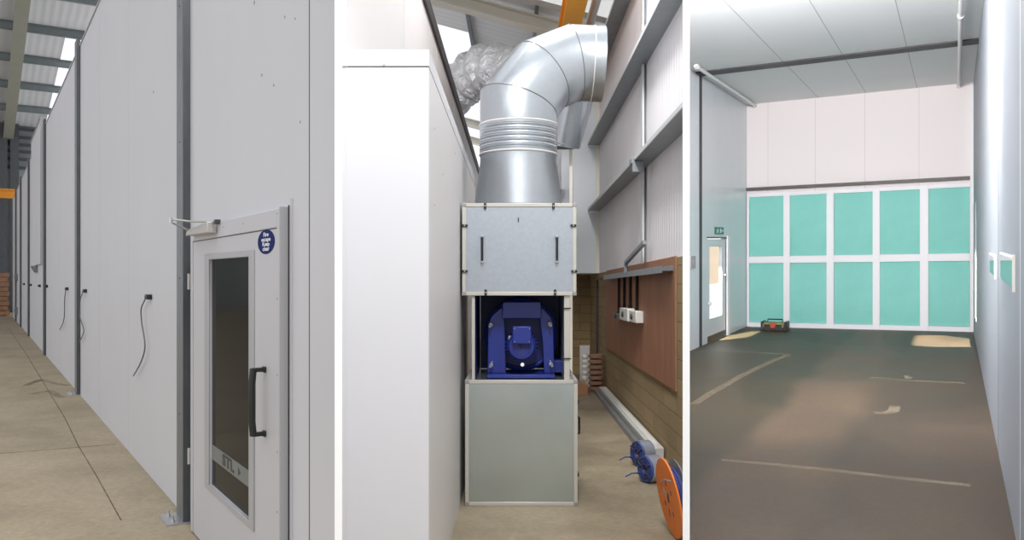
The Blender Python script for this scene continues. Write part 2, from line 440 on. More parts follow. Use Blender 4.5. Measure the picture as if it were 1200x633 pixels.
# fire door
PD = .04; WD = W1-PD
d = thing('door_1', F1, (F1.on_w(280, 300, W1)[0], W1, 0), 'white fire door with dark glass panel and black pull handle', 'door'); struct(d)
sL = F1.on_w(223.5, 300, WD)[0]; sR = F1.on_w(328, 300, WD)[0]
zT = F1.on_w(290, 252.3, WD)[2]
m = MB(F1); tk = .09
m.box(sR, sR+tk*.55, WD, W1, 0.01, zT); m.box(sL-.05, sL, WD, W1, 0.01, zT); m.box(sR+tk*.55, sL-.05, WD, W1, zT-.085, zT)
m.build('door_frame', M['door_white'], d, bevel=.003)
m = MB(F1).box(sR-.014, sR, WD-.003, W1, 0.01, zT+.004); m.build('edge_trim', M['door_grey'], d, smooth=False)
m = MB(F1).box(sR-.022, sR-.014, W1-.008, W1, 0.0, zT+.012); m.build('gasket', M['gasket'], d, smooth=False)
m = MB(F1).box(sR-.06, sR-.03, W1-.006, W1, 0.0, zT+.04); m.build('wall_flashing', M['door_white'], d, smooth=False)
lf = (sR+tk*.55+.004, sL-.054); WL = WD+.004
gx = [F1.on_w(u, 300, WL)[0] for u in (241, 246, 293, 298.5)]     # outer-left, glass-left, glass-right, outer-right
gz0 = F1.on_w(246, 568, WL)[2]; gz1 = F1.on_w(246, 304.5, WL)[2]
oz0 = gz0-.035; oz1 = gz1+.035
m = MB(F1)
m.box(lf[0], gx[2], WL, W1-.002, .012, zT-.089); m.box(gx[1], lf[1], WL, W1-.002, .012, zT-.089)
m.box(gx[2], gx[1], WL, W1-.002, .012, gz0); m.box(gx[2], gx[1], WL, W1-.002, gz1, zT-.089)
leaf = m.build('door_leaf', M['door_white'], d, smooth=False)
m = MB(F1); e = .004
m.box(gx[3], gx[2], WL-.008, WL, oz0, oz1); m.box(gx[1], gx[0], WL-.008, WL, oz0, oz1)
m.box(gx[2], gx[1], WL-.008, WL, oz0, gz0); m.box(gx[2], gx[1], WL-.008, WL, gz1, oz1)
m.build('glazing_bead', M['door_grey'], leaf, bevel=.003)
m = MB(F1).box(gx[2], gx[1], WL+.012, WL+.02, gz0, gz1); pane = m.build('glass_pane', M['darkglass'], d, smooth=False)
m = MB(F1)
m.box(lf[0]-.003, lf[0], WL-.001, WL, .012, zT-.09); m.box(lf[1], lf[1]+.003, WL-.001, WL, .012, zT-.09); m.box(lf[0], lf[1], WL-.001, WL, zT-.09, zT-.086)
m.build('leaf_gap', M['joint_dark'], d, smooth=False)
# film band with logo on the glass
pa = F1.on_w(249, 521, WL+.012); pb = F1.on_w(249, 538, WL+.012)
m = MB(F1).box(gx[2], gx[1], WL+.0105, WL+.012, pb[2]+.0, pa[2]); m.build('frosted_band', M['frost'], pane, smooth=False)
zc = (pa[2]+pb[2])/2; sc = F1.on_w(268, 545, WL+.01)[0]
text_mesh('lettering', 'STL', .085, F1, (sc+.015, WL+.0095, zc), (-1, 0, 0), (0, 0, 1), M['gasket'], pane, bold=.003, spacing=1.1, sx=1.75)
st = F1.on_w(279, 550, WL+.01)[0]
m = MB(F1).prism([(st+.0, WL+.0095, zc+.024), (st+.0, WL+.0095, zc-.024), (st-.05, WL+.0095, zc)], (0, .0008, 0)); m.build('arrow_mark', M['gasket'], pane, smooth=False)
# sign
c = F1.on_w(312, 283.5, WL); r = .0545
sg = MB(F1).prism([(c[0]+2.5*r*math.cos(i*math.pi/24), WL, c[2]+1.05*r*math.sin(i*math.pi/24)) for i in range(48)], (0, -.0015, 0)).build('round_sign', M['sign_blue'], d)
m = MB(F1)
n = 48
for i, t in enumerate(('Fire', 'escape', 'Keep', 'clear')):
    text_mesh('lettering', t, .027, F1, (c[0], WL-.0018, c[2]+.033-i*.022), (-1, 0, 0), (0, 0, 1), M['white_txt'], sg, depth=.0003, bold=.0004, sx=2.0)
# handle
hc0 = F1.on_w(311, 433, WL); hc1 = F1.on_w(311, 508, WL)
hs = hc0[0]; z1 = hc0[2]; z0 = hc1[2]; g = .062
m = MB(F1)
for z in (z0, z1):
    m.box(hs-.016, hs+.016, WL-.012, WL, z-.014, z+.014); m.box(hs-.011, hs+.011, WL-g, WL-.01, z-.01, z+.01)
h = m.build('pull_handle', M['black'], d, bevel=.003)
m = MB(F1); m.tube([(hs, WL-g+.006, z0-.006), (hs, WL-g, z0+.06), (hs, WL-g, z1-.06), (hs, WL-g+.006, z1+.006)], .0165, 10); m.build('grip', M['black'], h)
# screws
m = MB(F1)
for u, v in ((325,250), (325,350), (325,440), (325,530), (325,600), (262,266), (285,262)):
    p = F1.on_w(u, v, WD); m.lathe((p[0], WD, p[2]), (0, -1, 0), [(0, .004), (.002, .003)], 8)
m.build('frame_screw', M['galv_seam'], d)
for v in (330, 535): 
    p = F1.on_w(223, v, WD); m = MB(F1).lathe((p[0]+.012, WD-.006, p[2]-.05), (0, 0, 1), [(0, .009), (.1, .009)], 10); m.build('hinge', M['closer'], d)
# closer
cA = F1.on_w(224, 271, WL-.03); cB = F1.on_w(249, 268, WL-.03)
m = MB(F1); zb = (cA[2]+cB[2])/2-.0
m.prism([(cB[0], WL-.06, zb-.032), (cB[0], WL-.06, zb+.034), (cA[0], WL-.055, zb+.014), (cA[0]+.05, WL-.055, zb-.022)], (0, .055, 0))
cl = m.build('door_closer', M['closer'], d, bevel=.006)
q0 = F1.on_w(253, 260, WL-.02); q1 = F1.on_w(222, 259.5, WL-.10); q2 = F1.on_w(200, 257, WL-.19)
m = MB(F1).tube([q0, q1, q2], .006, 8); m.tube([Vector(q2)+Vector((0, 0, -.016)), Vector((cA[0]-.02, WL-.05, zb+.01))], .006, 8)
m.lathe(Vector(q2)+Vector((0, 0, -.024)), (0, 0, 1), [(0, .012), (.034, .012)], 12)
m.build('closer_arm', M['silver'], cl)
m = MB(F1).box(q0[0]-.03, q0[0]+.012, WL-.03, WL, q0[2]-.012, q0[2]+.012); m.build('arm_bracket', M['gasket'], cl, bevel=.003)

# hanging cables
def cable(plug, path, label, r=.006):
    p = F1.on_w(*plug, W1)
    t = thing('hanging_cable', F1, p, label, 'cable', 'cables hanging from the booth wall')
    k = 1 if plug[0] > 120 else 1.15
    m = MB(F1).box(p[0]-.05*k, p[0]+.05*k, W1-.04, W1, p[2]-.02*k, p[2]+.02*k); m.build('plug', M['black'], t, bevel=.004)
    pts = [Vector(p)+Vector((0, -.045, 0))]+[Vector(F1.on_w(u, v, W1-.03)) for u, v in path]
    # Catmull-Rom smoothing
    out = []
    P = [pts[0]]+pts+[pts[-1]]
    for i in range(1, len(P)-2):
        for j in range(6):
            x = j/6; a0, a1, a2, a3 = P[i-1:i+3]
            out.append(.5*((2*a1)+(a2-a0)*x+(2*a0-5*a1+4*a2-a3)*x*x+(3*a1-a0-3*a2+a3)*x**3))
    out.append(pts[-1])
    MB(F1).tube(out, r, 8).build('cable', M['rubber'], t)
cable((177,348), [(170,351), (165.5,362), (166,378), (169,396), (169.5,410), (165,425), (156.5,440.5)], 'black plugged cable hanging nearest the grey post by the fire door', .0055)
cable((101.5,341), [(97,343), (94,352), (93.5,370), (97,382), (98,390), (93,401)], 'curly cable hanging just right of the second grey post', .0065)
cable((80,338.5), [(77,341), (75.8,350), (75.5,368), (74,378), (70,386.5)], 'thin cable hanging just left of the second grey post', .007)
for u, v, lb in ((55.8,335.5,'small black cable outlet right of the third grey post'), (47.5,335,'tiny black cable outlet under the boxed riser'),
              (37,334,'tiny black outlet beside the fourth grey post'), (29,333,'farthest tiny black outlet on the booth wall')):
    p = F1.on_w(u, v, W1); m = MB(F1)
    m.box(p[0]-.11, p[0]+.11, W1-.035, W1, p[2]-.03, p[2]+.03); m.lathe((p[0], W1-.035, p[2]), (0, -1, 0), [(0, .022), (.02, .022)], 10)
    tag(m.build('cable_outlet', M['black'], bevel=.006), lb, 'outlet', 'small outlets along the booth wall')
for v0, v1, lb in ((321,329,'upper small grey switch box at the far end of the booth'), (360,368,'lower small grey switch box at the far end of the booth')):
    p = F1.on_w(20.3, v0, W1); q = F1.on_w(20.3, v1, W1); m = MB(F1); m.box(p[0]-.4, p[0]+.4, W1-.08, W1, q[2], p[2]); m.box(p[0]-.1, p[0]+.1, W1-.1, W1-.08, q[2]+.1, p[2]-.1)
    tag(m.build('switch_box', M['galv_seam'], bevel=.01), lb, 'switch')
# riser box between third and fourth post
r0 = F1.on_w(36.5, 300, W1-.05)[0]; r1 = F1.on_w(48.5, 300, W1-.05)[0]
zb = F1.on_w(40, 311, W1-.05)[2]
t = thing('boxed_riser', F1, (r1, W1, zb), 'tall white boxed riser fixed high on the booth wall', 'duct')
MB(F1).box(r1, r0, W1-.05, W1, zb, H1+.25).build('casing', M['panel1'], t, smooth=False)
MB(F1).box(r1-.02, r1+.02, W1-.07, W1, zb, H1+.27).build('edge_trim', M['door_grey'], t, smooth=False)
MB(F1).box(r1-.02, r0, W1-.07, W1, H1+.25, H1+.27).build('lid', M['joint'], t, smooth=False)
p = F1.on_w(40.5, 317, W1-.05)
t = thing('bulkhead_light', F1, (p[0], W1, p[2]), 'small grey bulkhead fitting under the boxed riser', 'light')
MB(F1).prism([(p[0]-.35, W1, p[2]+.1), (p[0]-.35, W1-.12, p[2]+.1), (p[0]-.35, W1-.04, p[2]-.05), (p[0]-.35, W1, p[2]-.05)], (.7, 0, 0)).build('housing', M['galv_seam'], t)
MB(F1).box(p[0]-.3, p[0]+.3, W1-.1, W1-.03, p[2]+.1, p[2]+.12).build('cover', M['alu'], t)

# hall roof over bay 1 : falls away from the camera towards the far end wall
SE = 45.0; KR = .14; ZE = 8.6
def zroof(s): return ZE+KR*(SE-s)
SR0 = 21.0
def roofbox(m, s0, s1, w0, w1, dz0, dz1):
    m.add([(s0, w0, zroof(s0)+dz0), (s1, w0, zroof(s1)+dz0), (s1, w1, zroof(s1)+dz0), (s0, w1, zroof(s0)+dz0),
           (s0, w0, zroof(s0)+dz1), (s1, w0, zroof(s1)+dz1), (s1, w1, zroof(s1)+dz1), (s0, w1, zroof(s0)+dz1)],
          [(0,1,2,3), (7,6,5,4), (0,4,5,1), (1,5,6,2), (2,6,7,3), (3,7,4,0)])
def roof_w(u, v):   # w where a pixel ray meets the roof plane
    ds, dw, dz = F1.ray(u, v); k = (ZE+KR*SE-HC)/(dz+KR*ds); return dw*k, ds*k
wsk = roof_w(66, 90)[0]
ssk = roof_w(78, 40)[1]
m = MB(F1); roofbox(m, SR0, SE+.3, -11, wsk, 0, .06); roofbox(m, SR0, ssk, wsk, 6, 0, .06)
struct(m.build('ceiling', M['roofsheet'], smooth=False), 'pale ribbed hall roof above the left bay', 'roof')
m = MB(F1); roofbox(m, ssk, SE+.3, wsk, 6, .01, .04)
struct(m.build('window_1', M['skylight'], smooth=False), 'bright rooflight strip above the booth wall', 'skylight')
pur = [SE-.15-2.95*k for k in range(1, 9)]
for k, s in enumerate(sorted(pur)):
    m = MB(F1); z = zroof(s); big = (k == 3)
    m.box(s-.04, s+.04, -10.8, 5.8, z-.25, z-.01); m.box(s-.04, s+.1, -10.8, 5.8, z-.27, z-.24); m.box(s-.12, s+.04, -10.8, 5.8, z-.03, z-.005)
    tag(m.build('roof_purlin', M['purlin'], smooth=False), '%s galvanised purlin under the roof beyond the left bay' % ORD[k], 'beam', 'purlins under the left hall roof')
wr = roof_w(15, 90)[0]
m = MB(F1)
roofbox(m, SR0, SE, wr-.16, wr+.16, -.32, -.27); roofbox(m, SR0, SE, wr-.03, wr+.03, -.75, -.3); roofbox(m, SR0, SE, wr-.2, wr+.2, -.8, -.74)
tag(m.build('roof_rafter', M['beam_olive'], smooth=False), 'long painted steel rafter running up the left hall roof', 'beam')
# far end wall with rails, columns, opening
m = MB(F1); z0w = 4.6
m.box(SE, SE+.1, -11, 6, 5.3, ZE+.05); m.box(SE, SE+.1, -11, -.35, 0, 5.3); m.box(SE, SE+.1, .12, 6, 0, 5.3); m.box(SE, SE+.1, -.35, .12, 0, 1.0)
struct(m.build('wall_far_left', M['hallgrey'], smooth=False), 'grey clad end wall of the hall far behind the booth', 'wall')
for k, v in enumerate((152, 161.5, 170, 178, 187, 197)):
    z = F1.on_s(30, v, SE-.1)[2]
    m = MB(F1); m.box(SE-.16, SE-.02, -10.8, 5.8, z-.06, z+.06); m.box(SE-.2, SE-.16, -10.8, 5.8, z-.06, z-.02)
    tag(m.build('sheeting_rail', M['post_dark'], smooth=False), '%s dark rail down the far hall end wall' % ['topmost', 'second', 'third', 'fourth', 'fifth', 'lowest'][k], 'beam', 'rails on the far end wall')
for u, lb in ((17, 'dark steel column at the booth end against the far wall'), (3.5, 'dark steel column at the left edge against the far wall')):
    w = F1.on_s(u, 300, SE-.5)[1]; m = MB(F1)
    m.box(SE-.7, SE-.64, w-.17, w+.17, 0, ZE); m.box(SE-.64, SE-.3, w-.03, w+.03, 0, ZE); m.box(SE-.3, SE-.24, w-.17, w+.17, 0, ZE)
    tag(m.build('steel_column', M['post_dark'], smooth=False), lb, 'column')
w = F1.on_s(18.5, 227, 41.5)
za = F1.on_s(9, 222, 41.5)[2]; zb = F1.on_s(9, 232.5, 41.5)[2]
m = MB(F1); m.box(41.4, 41.44, -9, w[1], zb, za); m.box(41.25, 41.6, -9, w[1], za-.05, za); m.box(41.25, 41.6, -9, w[1], zb, zb+.05)
tag(m.build('crane_beam', M['crane2'], smooth=False), 'orange crane beam crossing the hall beyond the booth end', 'crane')
# support for the crane beam
m = MB(F1); cw = -3.2
m.box(41.1, 41.75, cw-.15, cw+.15, 0, zb); tag(m.build('crane_column', M['post_dark'], smooth=False), 'dark column holding up the orange crane beam', 'column')
q = F1.on_s(11, 350, 40.5); q2 = F1.on_s(-8, 350, 40.5)
zt = F1.on_s(5, 319, 40.5)[2]
t = thing('timber_stack', F1, (40.5, q2[1], 0), 'brown stack of boards standing beyond the end of the booth', 'timber')
n = 9
for k in range(n):
    MB(F1).box(40.3, 41.0, q2[1]-.3, q[1]-(.05 if k % 2 else 0), .05+k*(zt-.05)/n, .05+(k+1)*(zt-.05)/n-.03).build('board', M['timber'], t, smooth=False)
MB(F1).box(40.4, 40.9, q2[1]-.2, q2[1]+.0, 0, .05).build('bearer', M['timber'], t)
MB(F1).box(40.4, 40.9, q[1]-.3, q[1]-.1, 0, .05).build('bearer', M['timber'], t)
m = MB(F1)
for k in range(60):
    m.lathe((SE+1.5+random.random(), -.9+1.4*random.random(), .3+4.6*random.random()), (random.random()-.5, random.random()-.5, 1), [(-.25, .02), (-.1, .22), (.1, .25), (.25, .03)], 7)
hd = m.build('hedge', M['leaf']); tag(hd, 'green hedge seen through the gap in the far hall wall', 'hedge')
hd.location.z = hd.location.z-.0

# =================================================================== BAY 2 : duct corridor
a2, b2 = -.2075, .2079
fl2 = MB(F2).plan([(0, 0), pray(F2, a2, 4.75), (4.8, -3), (30, -8), (30, 2.2), (8.1, 1.66), pray(F2, b2, 8.0)], -.12, 0)
fl2 = struct(fl2.build('floor', M['floor2'], smooth=False), 'ochre concrete floor of the duct corridor', 'floor')
fl0 = MB(FW).plan([(-9, -6), (9, -6), (9, 0), (-9, 0)], -.13, -.01)
struct(fl0.build('floor', M['floor1'], smooth=False), 'concrete floor in front of the three bays', 'floor')

WB = -.41; SB = 3.97
# booth wall behind the cabinet
WBW = -.96
m = MB(F2).box(4.76, 26, WBW-.1, WBW, 0, 4.72)
m.box(25.9, 26, -8, WBW-.1, 0, 4.72)
bw = struct(m.build('wall_booth', M['panel'], smooth=False), 'white booth side wall with black top edge in the duct bay', 'wall')
m = MB(F2); s = F2.on_w(472.8, 20, WBW)[0]; m.box(s, s+.012, WBW, WBW+.003, 0, 4.7)
for k in range(1, 4): m.box(s+k*3, s+k*3+.012, WBW, WBW+.003, 0, 4.7)
m.build('panel_joint', M['joint'], bw, smooth=False)
MB(F2).box(4.76, 26, WBW-.11, WBW+.03, 4.60, 4.76).build('black_edging', M['black_trim'], bw, smooth=False)
# white cabinet
t = thing('plenum_cabinet', F2, (SB, WB, 0), 'tall bright white cabinet in the foreground against the booth wall', 'cabinet')
zt = F2.on_s(450, 58, SB)[2]; zc = F2.on_s(450, 77.5, SB)[2]
wl_ = F2.on_s(401.5, 300, SB)[1]-.002
q0_ = pray(F2, -.2035, SB+.006)[1]; m = MB(F2).plan([(SB+.006, q0_), (SB+.006, WB-.004), (8.5, WB-.004), (8.5, WBW+.004), (4.8, WBW+.004)], 0, zc); cb = m.build('cabinet_body', M['panel_bright'], t, smooth=False)
wl_ = pray(F2, -.2035, SB)[1]
m = MB(F2).plan([(SB+.0, wl_), (SB, WB), (8.5, WB), (8.5, WBW+.004), (4.8, WBW+.004)], zc+.001, zt); m.build('top_capping', M['panel_bright'], t, smooth=False)
m = MB(F2).plan([(SB+.004, wl_+.02), (SB+.004, WB-.002), (SB+.03, WB-.002), (SB+.03, wl_+.02)], 0.002, zc-.004); m.build('front_panel', M['panel_bright'], t, smooth=False)
m = MB(F2).plan([(SB+.007, wl_), (SB+.007, wl_+.016), (4.7, WBW+.03), (4.7, WBW+.01)], 0, zc-.004); m.build('edge_trim', M['panel_bright'], t, smooth=False)
m = MB(F2).box(SB+.03, 8.5, WB-.0035, WB-.001, 0, zc-.004); m.build('side_panel', M['panel'], t, smooth=False)
m = MB(F2).box(SB+.002, SB+.010, wl_+.03, WB-.004, zc-.003, zc+.001); m.box(SB+.05, 8.5, WB-.004, WB-.0008, zc-.006, zc+.001); m.build('capping_joint', M['joint_dark'], t, smooth=False)
for u, v in ((450,76), (533,180), (519,204), (509,150), (509,240)):
    p = F2.on_w(u, v, WB) if u > 506 else F2.on_s(u, v, SB)
    MB(F2).lathe((p[0], p[1], p[2]), (-1, 0, 0) if u < 506 else (0, 1, 0), [(-.001, .007), (.003, .005)], 8).build('screw_head', M['joint'], t)

# ---- base cabinet / fan / filter cabinet
SU = 6.2; DU = 1.0
def us(u, v, S_=SU): return F2.on_s(u, v, S_)
wl0 = us(545, 500)[1]; wr0 = us(677, 500)[1]; zb1 = us(610, 445.5)[2]
def cab(name, w0, w1, z0, z1, panelmat, label, cat, pr=.028):
    t = thing(name, F2, (SU+DU/2, (w0+w1)/2, z0), label, cat)
    m = MB(F2)
    for s in (SU, SU+DU-pr):
        m.box(s, s+pr, w0+pr, w1-pr, z0, z0+pr); m.box(s, s+pr, w0+pr, w1-pr, z1-pr, z1)
    for w in (w0, w1-pr):
        m.box(SU+pr, SU+DU-pr, w, w+pr, z0, z0+pr); m.box(SU+pr, SU+DU-pr, w, w+pr, z1-pr, z1)
        for s in (SU, SU+DU-pr): m.box(s, s+pr, w, w+pr, z0+pr, z1-pr)
    m.build('profile_frame', M['alu'], t, bevel=.003)
    for s in (SU, SU+DU-pr):
        for w in (w0, w1-pr):
            for z in (z0, z1-pr):
                MB(F2).box(s-.002, s+pr, w-.002 if w == w0 else w, w+pr if w == w0 else w+pr+.002, z-.000, z+pr+.001).build('corner_piece', M['alu_dull'], t, bevel=.003)
    i = .006
    m = MB(F2).box(SU+i, SU+i+.02, w0+pr, w1-pr, z0+pr, z1-pr); fp_ = m.build('front_panel', panelmat, t, smooth=False)
    MB(F2).box(SU+DU-.02, SU+DU-.004, w0+pr, w1-pr, z0+pr, z1-pr).build('back_panel', panelmat, t, smooth=False)
    for w in (w0+.004, w1-.02): MB(F2).box(SU+pr, SU+DU-pr, w, w+.016, z0+pr, z1-pr).build('side_panel', panelmat, t, smooth=False)
    MB(F2).box(SU+.004, SU+DU-.004, w0+.004, w1-.004, z1-.02, z1-.004).build('top_panel', panelmat, t, smooth=False)
    MB(F2).box(SU+.03, SU+DU-.03, w0+.03, w1-.03, z0+.003, z0+.02).build('bottom_panel', panelmat, t, smooth=False)
    return t, fp_
base, _ = cab('base_cabinet', wl0, wr0, 0, zb1, M['galv_base'], 'plain galvanised base cabinet on the floor under the blue fan', 'cabinet')
for v in (470, 555):
    p = F2.on_s(679, v, SU+.15); MB(F2).box(SU+.1, SU+.16, wr0, wr0+.018, p[2]-.015, p[2]+.015).build('side_latch', M['black'], base, bevel=.003)
p = us(679, 505); m = MB(F2); m.tube([(SU+.25, wr0, p[2]+.07), (SU+.25, wr0+.03, p[2]+.06), (SU+.25, wr0+.03, p[2]-.06), (SU+.25, wr0, p[2]-.07)], .009, 8); m.build('side_handle', M['black'], base)

wl1 = us(541.5, 300)[1]; wr1 = us(675.5, 300)[1]; zu0 = us(610, 346.5)[2]; zu1 = us(610, 238)[2]
filt, fpan = cab('filter_cabinet', wl1, wr1, zu0, zu1, M['galv_panel'], 'galvanised filter cabinet with two black handles above the blue fan', 'cabinet')
for u in (565.2, 652.5):
    p0 = us(u, 277); p1 = us(u, 306.5)
    m = MB(F2); m.tube([(SU+.006, p0[1], p0[2]), (SU-.035, p0[1], p0[2]-.012), (SU-.035, p0[1], p1[2]+.012), (SU+.006, p0[1], p1[2])], .0095, 8)
    h = m.build('pull_handle', M['black'], filt)
    for z in (p0[2], p1[2]): MB(F2).lathe((SU+.007, p0[1], z), (-1, 0, 0), [(0, .014), (.012, .014), (.03, .011)], 10).build('handle_boss', M['silver'], h)
def latch(u, v, horiz):
    p = us(u, v); m = MB(F2); a_, b__ = (.022, .009) if horiz else (.009, .022)
    m.box(SU-.012, SU, p[1]-a_, p[1]+a_, p[2]-b__, p[2]+b__); l = m.build('latch', M['black'], filt, bevel=.003)
    MB(F2).lathe((SU-.012, p[1], p[2]), (-1, 0, 0), [(0, .006), (.005, .005)], 8).build('latch_screw', M['silver'], l)
for u, v in ((568.5,241.5), (648.5,241.5), (569.2,342.8), (650.5,342.8)): latch(u, v, False)
for u, v in ((544.6,264.5), (671.8,264.5), (544.6,318), (672.8,318)): latch(u, v, True)
p = us(607.5, 257); MB(F2).box(SU-.006, SU+.006, p[1]-.004, p[1]+.004, p[2]-.018, p[2]+.012).build('pressure_tap', M['gasket'], filt, bevel=.002)

# fan frame posts
ff = thing('fan_frame', F2, (SU+.5, 0, zb1), 'open aluminium frame of cream posts around the blue fan', 'frame')
for u, s in ((554.5, SU+.02), (664.5, SU+.02)):
    w = us(u, 400)[1]; ww = .012 if u < 600 else .021
    MB(F2).box(s, s+.04, w-ww, w+ww, zb1, zu0).build('post', M['alu'], ff, bevel=.003)
for v in (361.5, 420.5):
    p = us(664.5, v); MB(F2).box(SU+.006, SU+.02, p[1]-.03, p[1]+.03, p[2]-.004, p[2]+.004).build('latch', M['black'], ff)
wA = us(556.8, 400)[1]; wC = us(661.4, 400)[1]
MB(F2).box(SU+DU-.055, SU+DU-.03, wA, wC, zb1+.001, zu0-.001).build('back_plate', M['fan_dark'], ff, smooth=False)
MB(F2).box(SU+.06, SU+DU-.06, wA-.012, wA-.002, zb1+.001, zu0-.001).build('side_plate', M['fan_dark'], ff, smooth=False)
MB(F2).box(SU+.06, SU+DU-.06, wC+.0, wC+.01, zb1+.001, zu0-.001).build('side_plate', M['galv_panel'], ff, smooth=False)
# fan
fan = thing('centrifugal_fan', F2, (SU+.5, 0, zb1), 'deep blue centrifugal fan with motor facing out between the cabinets', 'fan')
def fw(u): return us(u, 400, SU+.2)[1]
def fz(v): return us(610, v, SU+.2)[2]
zc_ = (zb1+zu0)/2+.005; wc = fw(611)
MB(F2).lathe((SU+.42, wc, zc_), (1, 0, 0), [(0, .20), (.0, .29), (.5, .29), (.5, .2)], 48, cap=True).build('scroll_casing', M['fan_dark'], fan)
MB(F2).torus((SU+.42, wc, zc_), (1, 0, 0), .27, .02, 40, 8).build('casing_rim', M['fan_blue'], fan)
z0_ = fz(438)
m = MB(F2).prism([(SU+.2, fw(589), fz(354)), (SU+.2, fw(634), fz(354)), (SU+.2, fw(634.5), fz(373.5)), (SU+.2, fw(588.5), fz(373.5))], (.22, 0, 0)); m.build('hood', M['fan_blue'], fan, bevel=.006)
for sg_, us_ in ((-1, (588, 591, 592, 593, 571, 572, 573)), (1, (634.5, 633, 636, 638, 650, 648.5, 648))):
    u0, u1, u2, u3, u4, u5, u6 = us_
    m = MB(F2).prism([(SU+.24, fw(u0), fz(360)), (SU+.24, fw(u1), fz(376)), (SU+.24, fw(u2), fz(400)), (SU+.24, fw(u3), z0_), (SU+.24, fw(u4), z0_), (SU+.24, fw(u5), fz(380)), (SU+.24, fw(u6+sg_*-3), fz(371))], (.05, 0, 0))
    m.build('support_leg', M['fan_blue'], fan, bevel=.004)
MB(F2).box(SU+.12, SU+.5, fw(571), fw(650), zb1+.001, z0_).build('base_rail', M['fan_blue'], fan, bevel=.004)
MB(F2).prism([(SU+.3, fw(649), fz(438)), (SU+.3, fw(668), fz(438)-.0), (SU+.3, fw(663), fz(424)), (SU+.3, fw(649), fz(424))], (.4, 0, 0)).build('outlet_flange', M['fan_dark'], fan, bevel=.004)
zm = fz(405); wm = fw(611)
rr = .112
m = MB(F2).lathe((SU+.07, wm, zm), (1, 0, 0), [(.0, .05), (0, rr*.82), (.02, rr*.97), (.06, rr), (.35, rr)], 40)
mo = m.build('motor', M['fan_dark'], fan)
m = MB(F2)
for i in range(26):
    a_ = 2*math.pi*i/26; ca, sa = math.cos(a_), math.sin(a_)
    c0 = Vector((SU+.13, wm+ca*rr, zm+sa*rr)); tt = Vector((0, -sa, ca))*.003; oo = Vector((0, ca, sa))*.012
    m.prism([c0-tt, c0+tt, c0+tt+oo, c0-tt+oo], (.2, 0, 0))
m.build('cooling_fin', M['fan_dark'], mo)
MB(F2).torus((SU+.09, wm, zm), (1, 0, 0), rr*.86, .006, 36, 6).build('cowl_rim', M['fan_blue'], mo)
m = MB(F2)
for k in range(4): m.torus((SU+.0695, wm, zm), (1, 0, 0), .022+.016*k, .0018, 28, 5)
m.build('cowl_grille', M['fan_blue'], mo)
tb = MB(F2).box(SU+.03, SU+.12, fw(601)-.002, fw(622), fz(401.5), fz(381.5)).build('terminal_box', M['fan_blue'], fan, bevel=.006)
m = MB(F2)
for u in (603, 620):
    for v in (384, 399): p = (fw(u), fz(v)); m.lathe((SU+.03, p[0], p[1]), (-1, 0, 0), [(0, .004), (.003, .003)], 8)
m.build('box_screw', M['silver'], tb)
MB(F2).lathe((SU+.06, fw(611), fz(404)), (0, 0, 1), [(-.012, .009), (.02, .009)], 10).build('cable_gland', M['black'], fan)
MB(F2).lathe((SU+.064, fw(612), fz(425.5)), (-1, 0, 0), [(0, .014), (.004, .014)], 24).build('rating_sticker', M['white_txt'], fan)
MB(F2).box(SU+.1, SU+.13, fw(596), fw(600), fz(404), fz(393)).build('name_plate', M['galv_panel'], fan)
for u, v in ((576,378), (643.5,377), (576.5,425), (645,424)):
    w_, z_ = fw(u), fz(v); dr = 1 if u < 600 else -1
    bo = MB(F2).tube([(SU+.24, w_, z_), (SU+.17, w_-dr*.012, z_-.03)], .010, 10).build('adjusting_bolt', M['silver'], fan)
    MB(F2).lathe((SU+.205, w_-dr*.006, z_-.016), (-1, 0, -.4), [(0, .016), (.01, .016)], 6).build('nut', M['silver'], bo)

# ---- main duct
RD = .307; SD = SU+DU/2
wd = F2.on_s(607.5, 200, SD)[1]
def mitre_tube(F, pts, r, n=48):
    """gored duct: every ring lies in the mitre plane between two straight pieces"""
    pts = [Vector(p) for p in pts]; N = len(pts)
    D = [(pts[i+1]-pts[i]).normalized() for i in range(N-1)]
    e1 = D[0].orthogonal().normalized(); e2 = D[0].cross(e1)
    ring = [pts[0]+(e1*math.cos(2*math.pi*i/n)+e2*math.sin(2*math.pi*i/n))*r for i in range(n)]
    rings = [ring]
    for k in range(1, N):
        nn = (D[k-1]+D[k]).normalized() if k < N-1 else D[k-1]
        ring = [p+D[k-1]*((pts[k]-p).dot(nn)/D[k-1].dot(nn)) for p in ring]
        rings.append(ring)
    m = MB(F); m.v = [p for R_ in rings for p in R_]
    m.f = [(k*n+i, k*n+(i+1) % n, (k+1)*n+(i+1) % n, (k+1)*n+i) for k in range(N-1) for i in range(n)]
    return m, rings
dt = thing('ventilation_duct', F2, (SD, wd, zu1), 'large silver galvanised duct rising from the filter cabinet and bending right', 'duct')
zz = lambda v, s=SD: F2.on_s(607, v, s)[2]
m = MB(F2).lathe((SD, wd, zu1), (0, 0, 1), [(-.0, RD*1.19), (.02, RD*1.19), (.02, RD*1.15), (zz(192)-zu1, RD*1.0), (zz(184)-zu1, RD*.995)], 56, cap=False); m.build('reducer', M['galv'], dt)
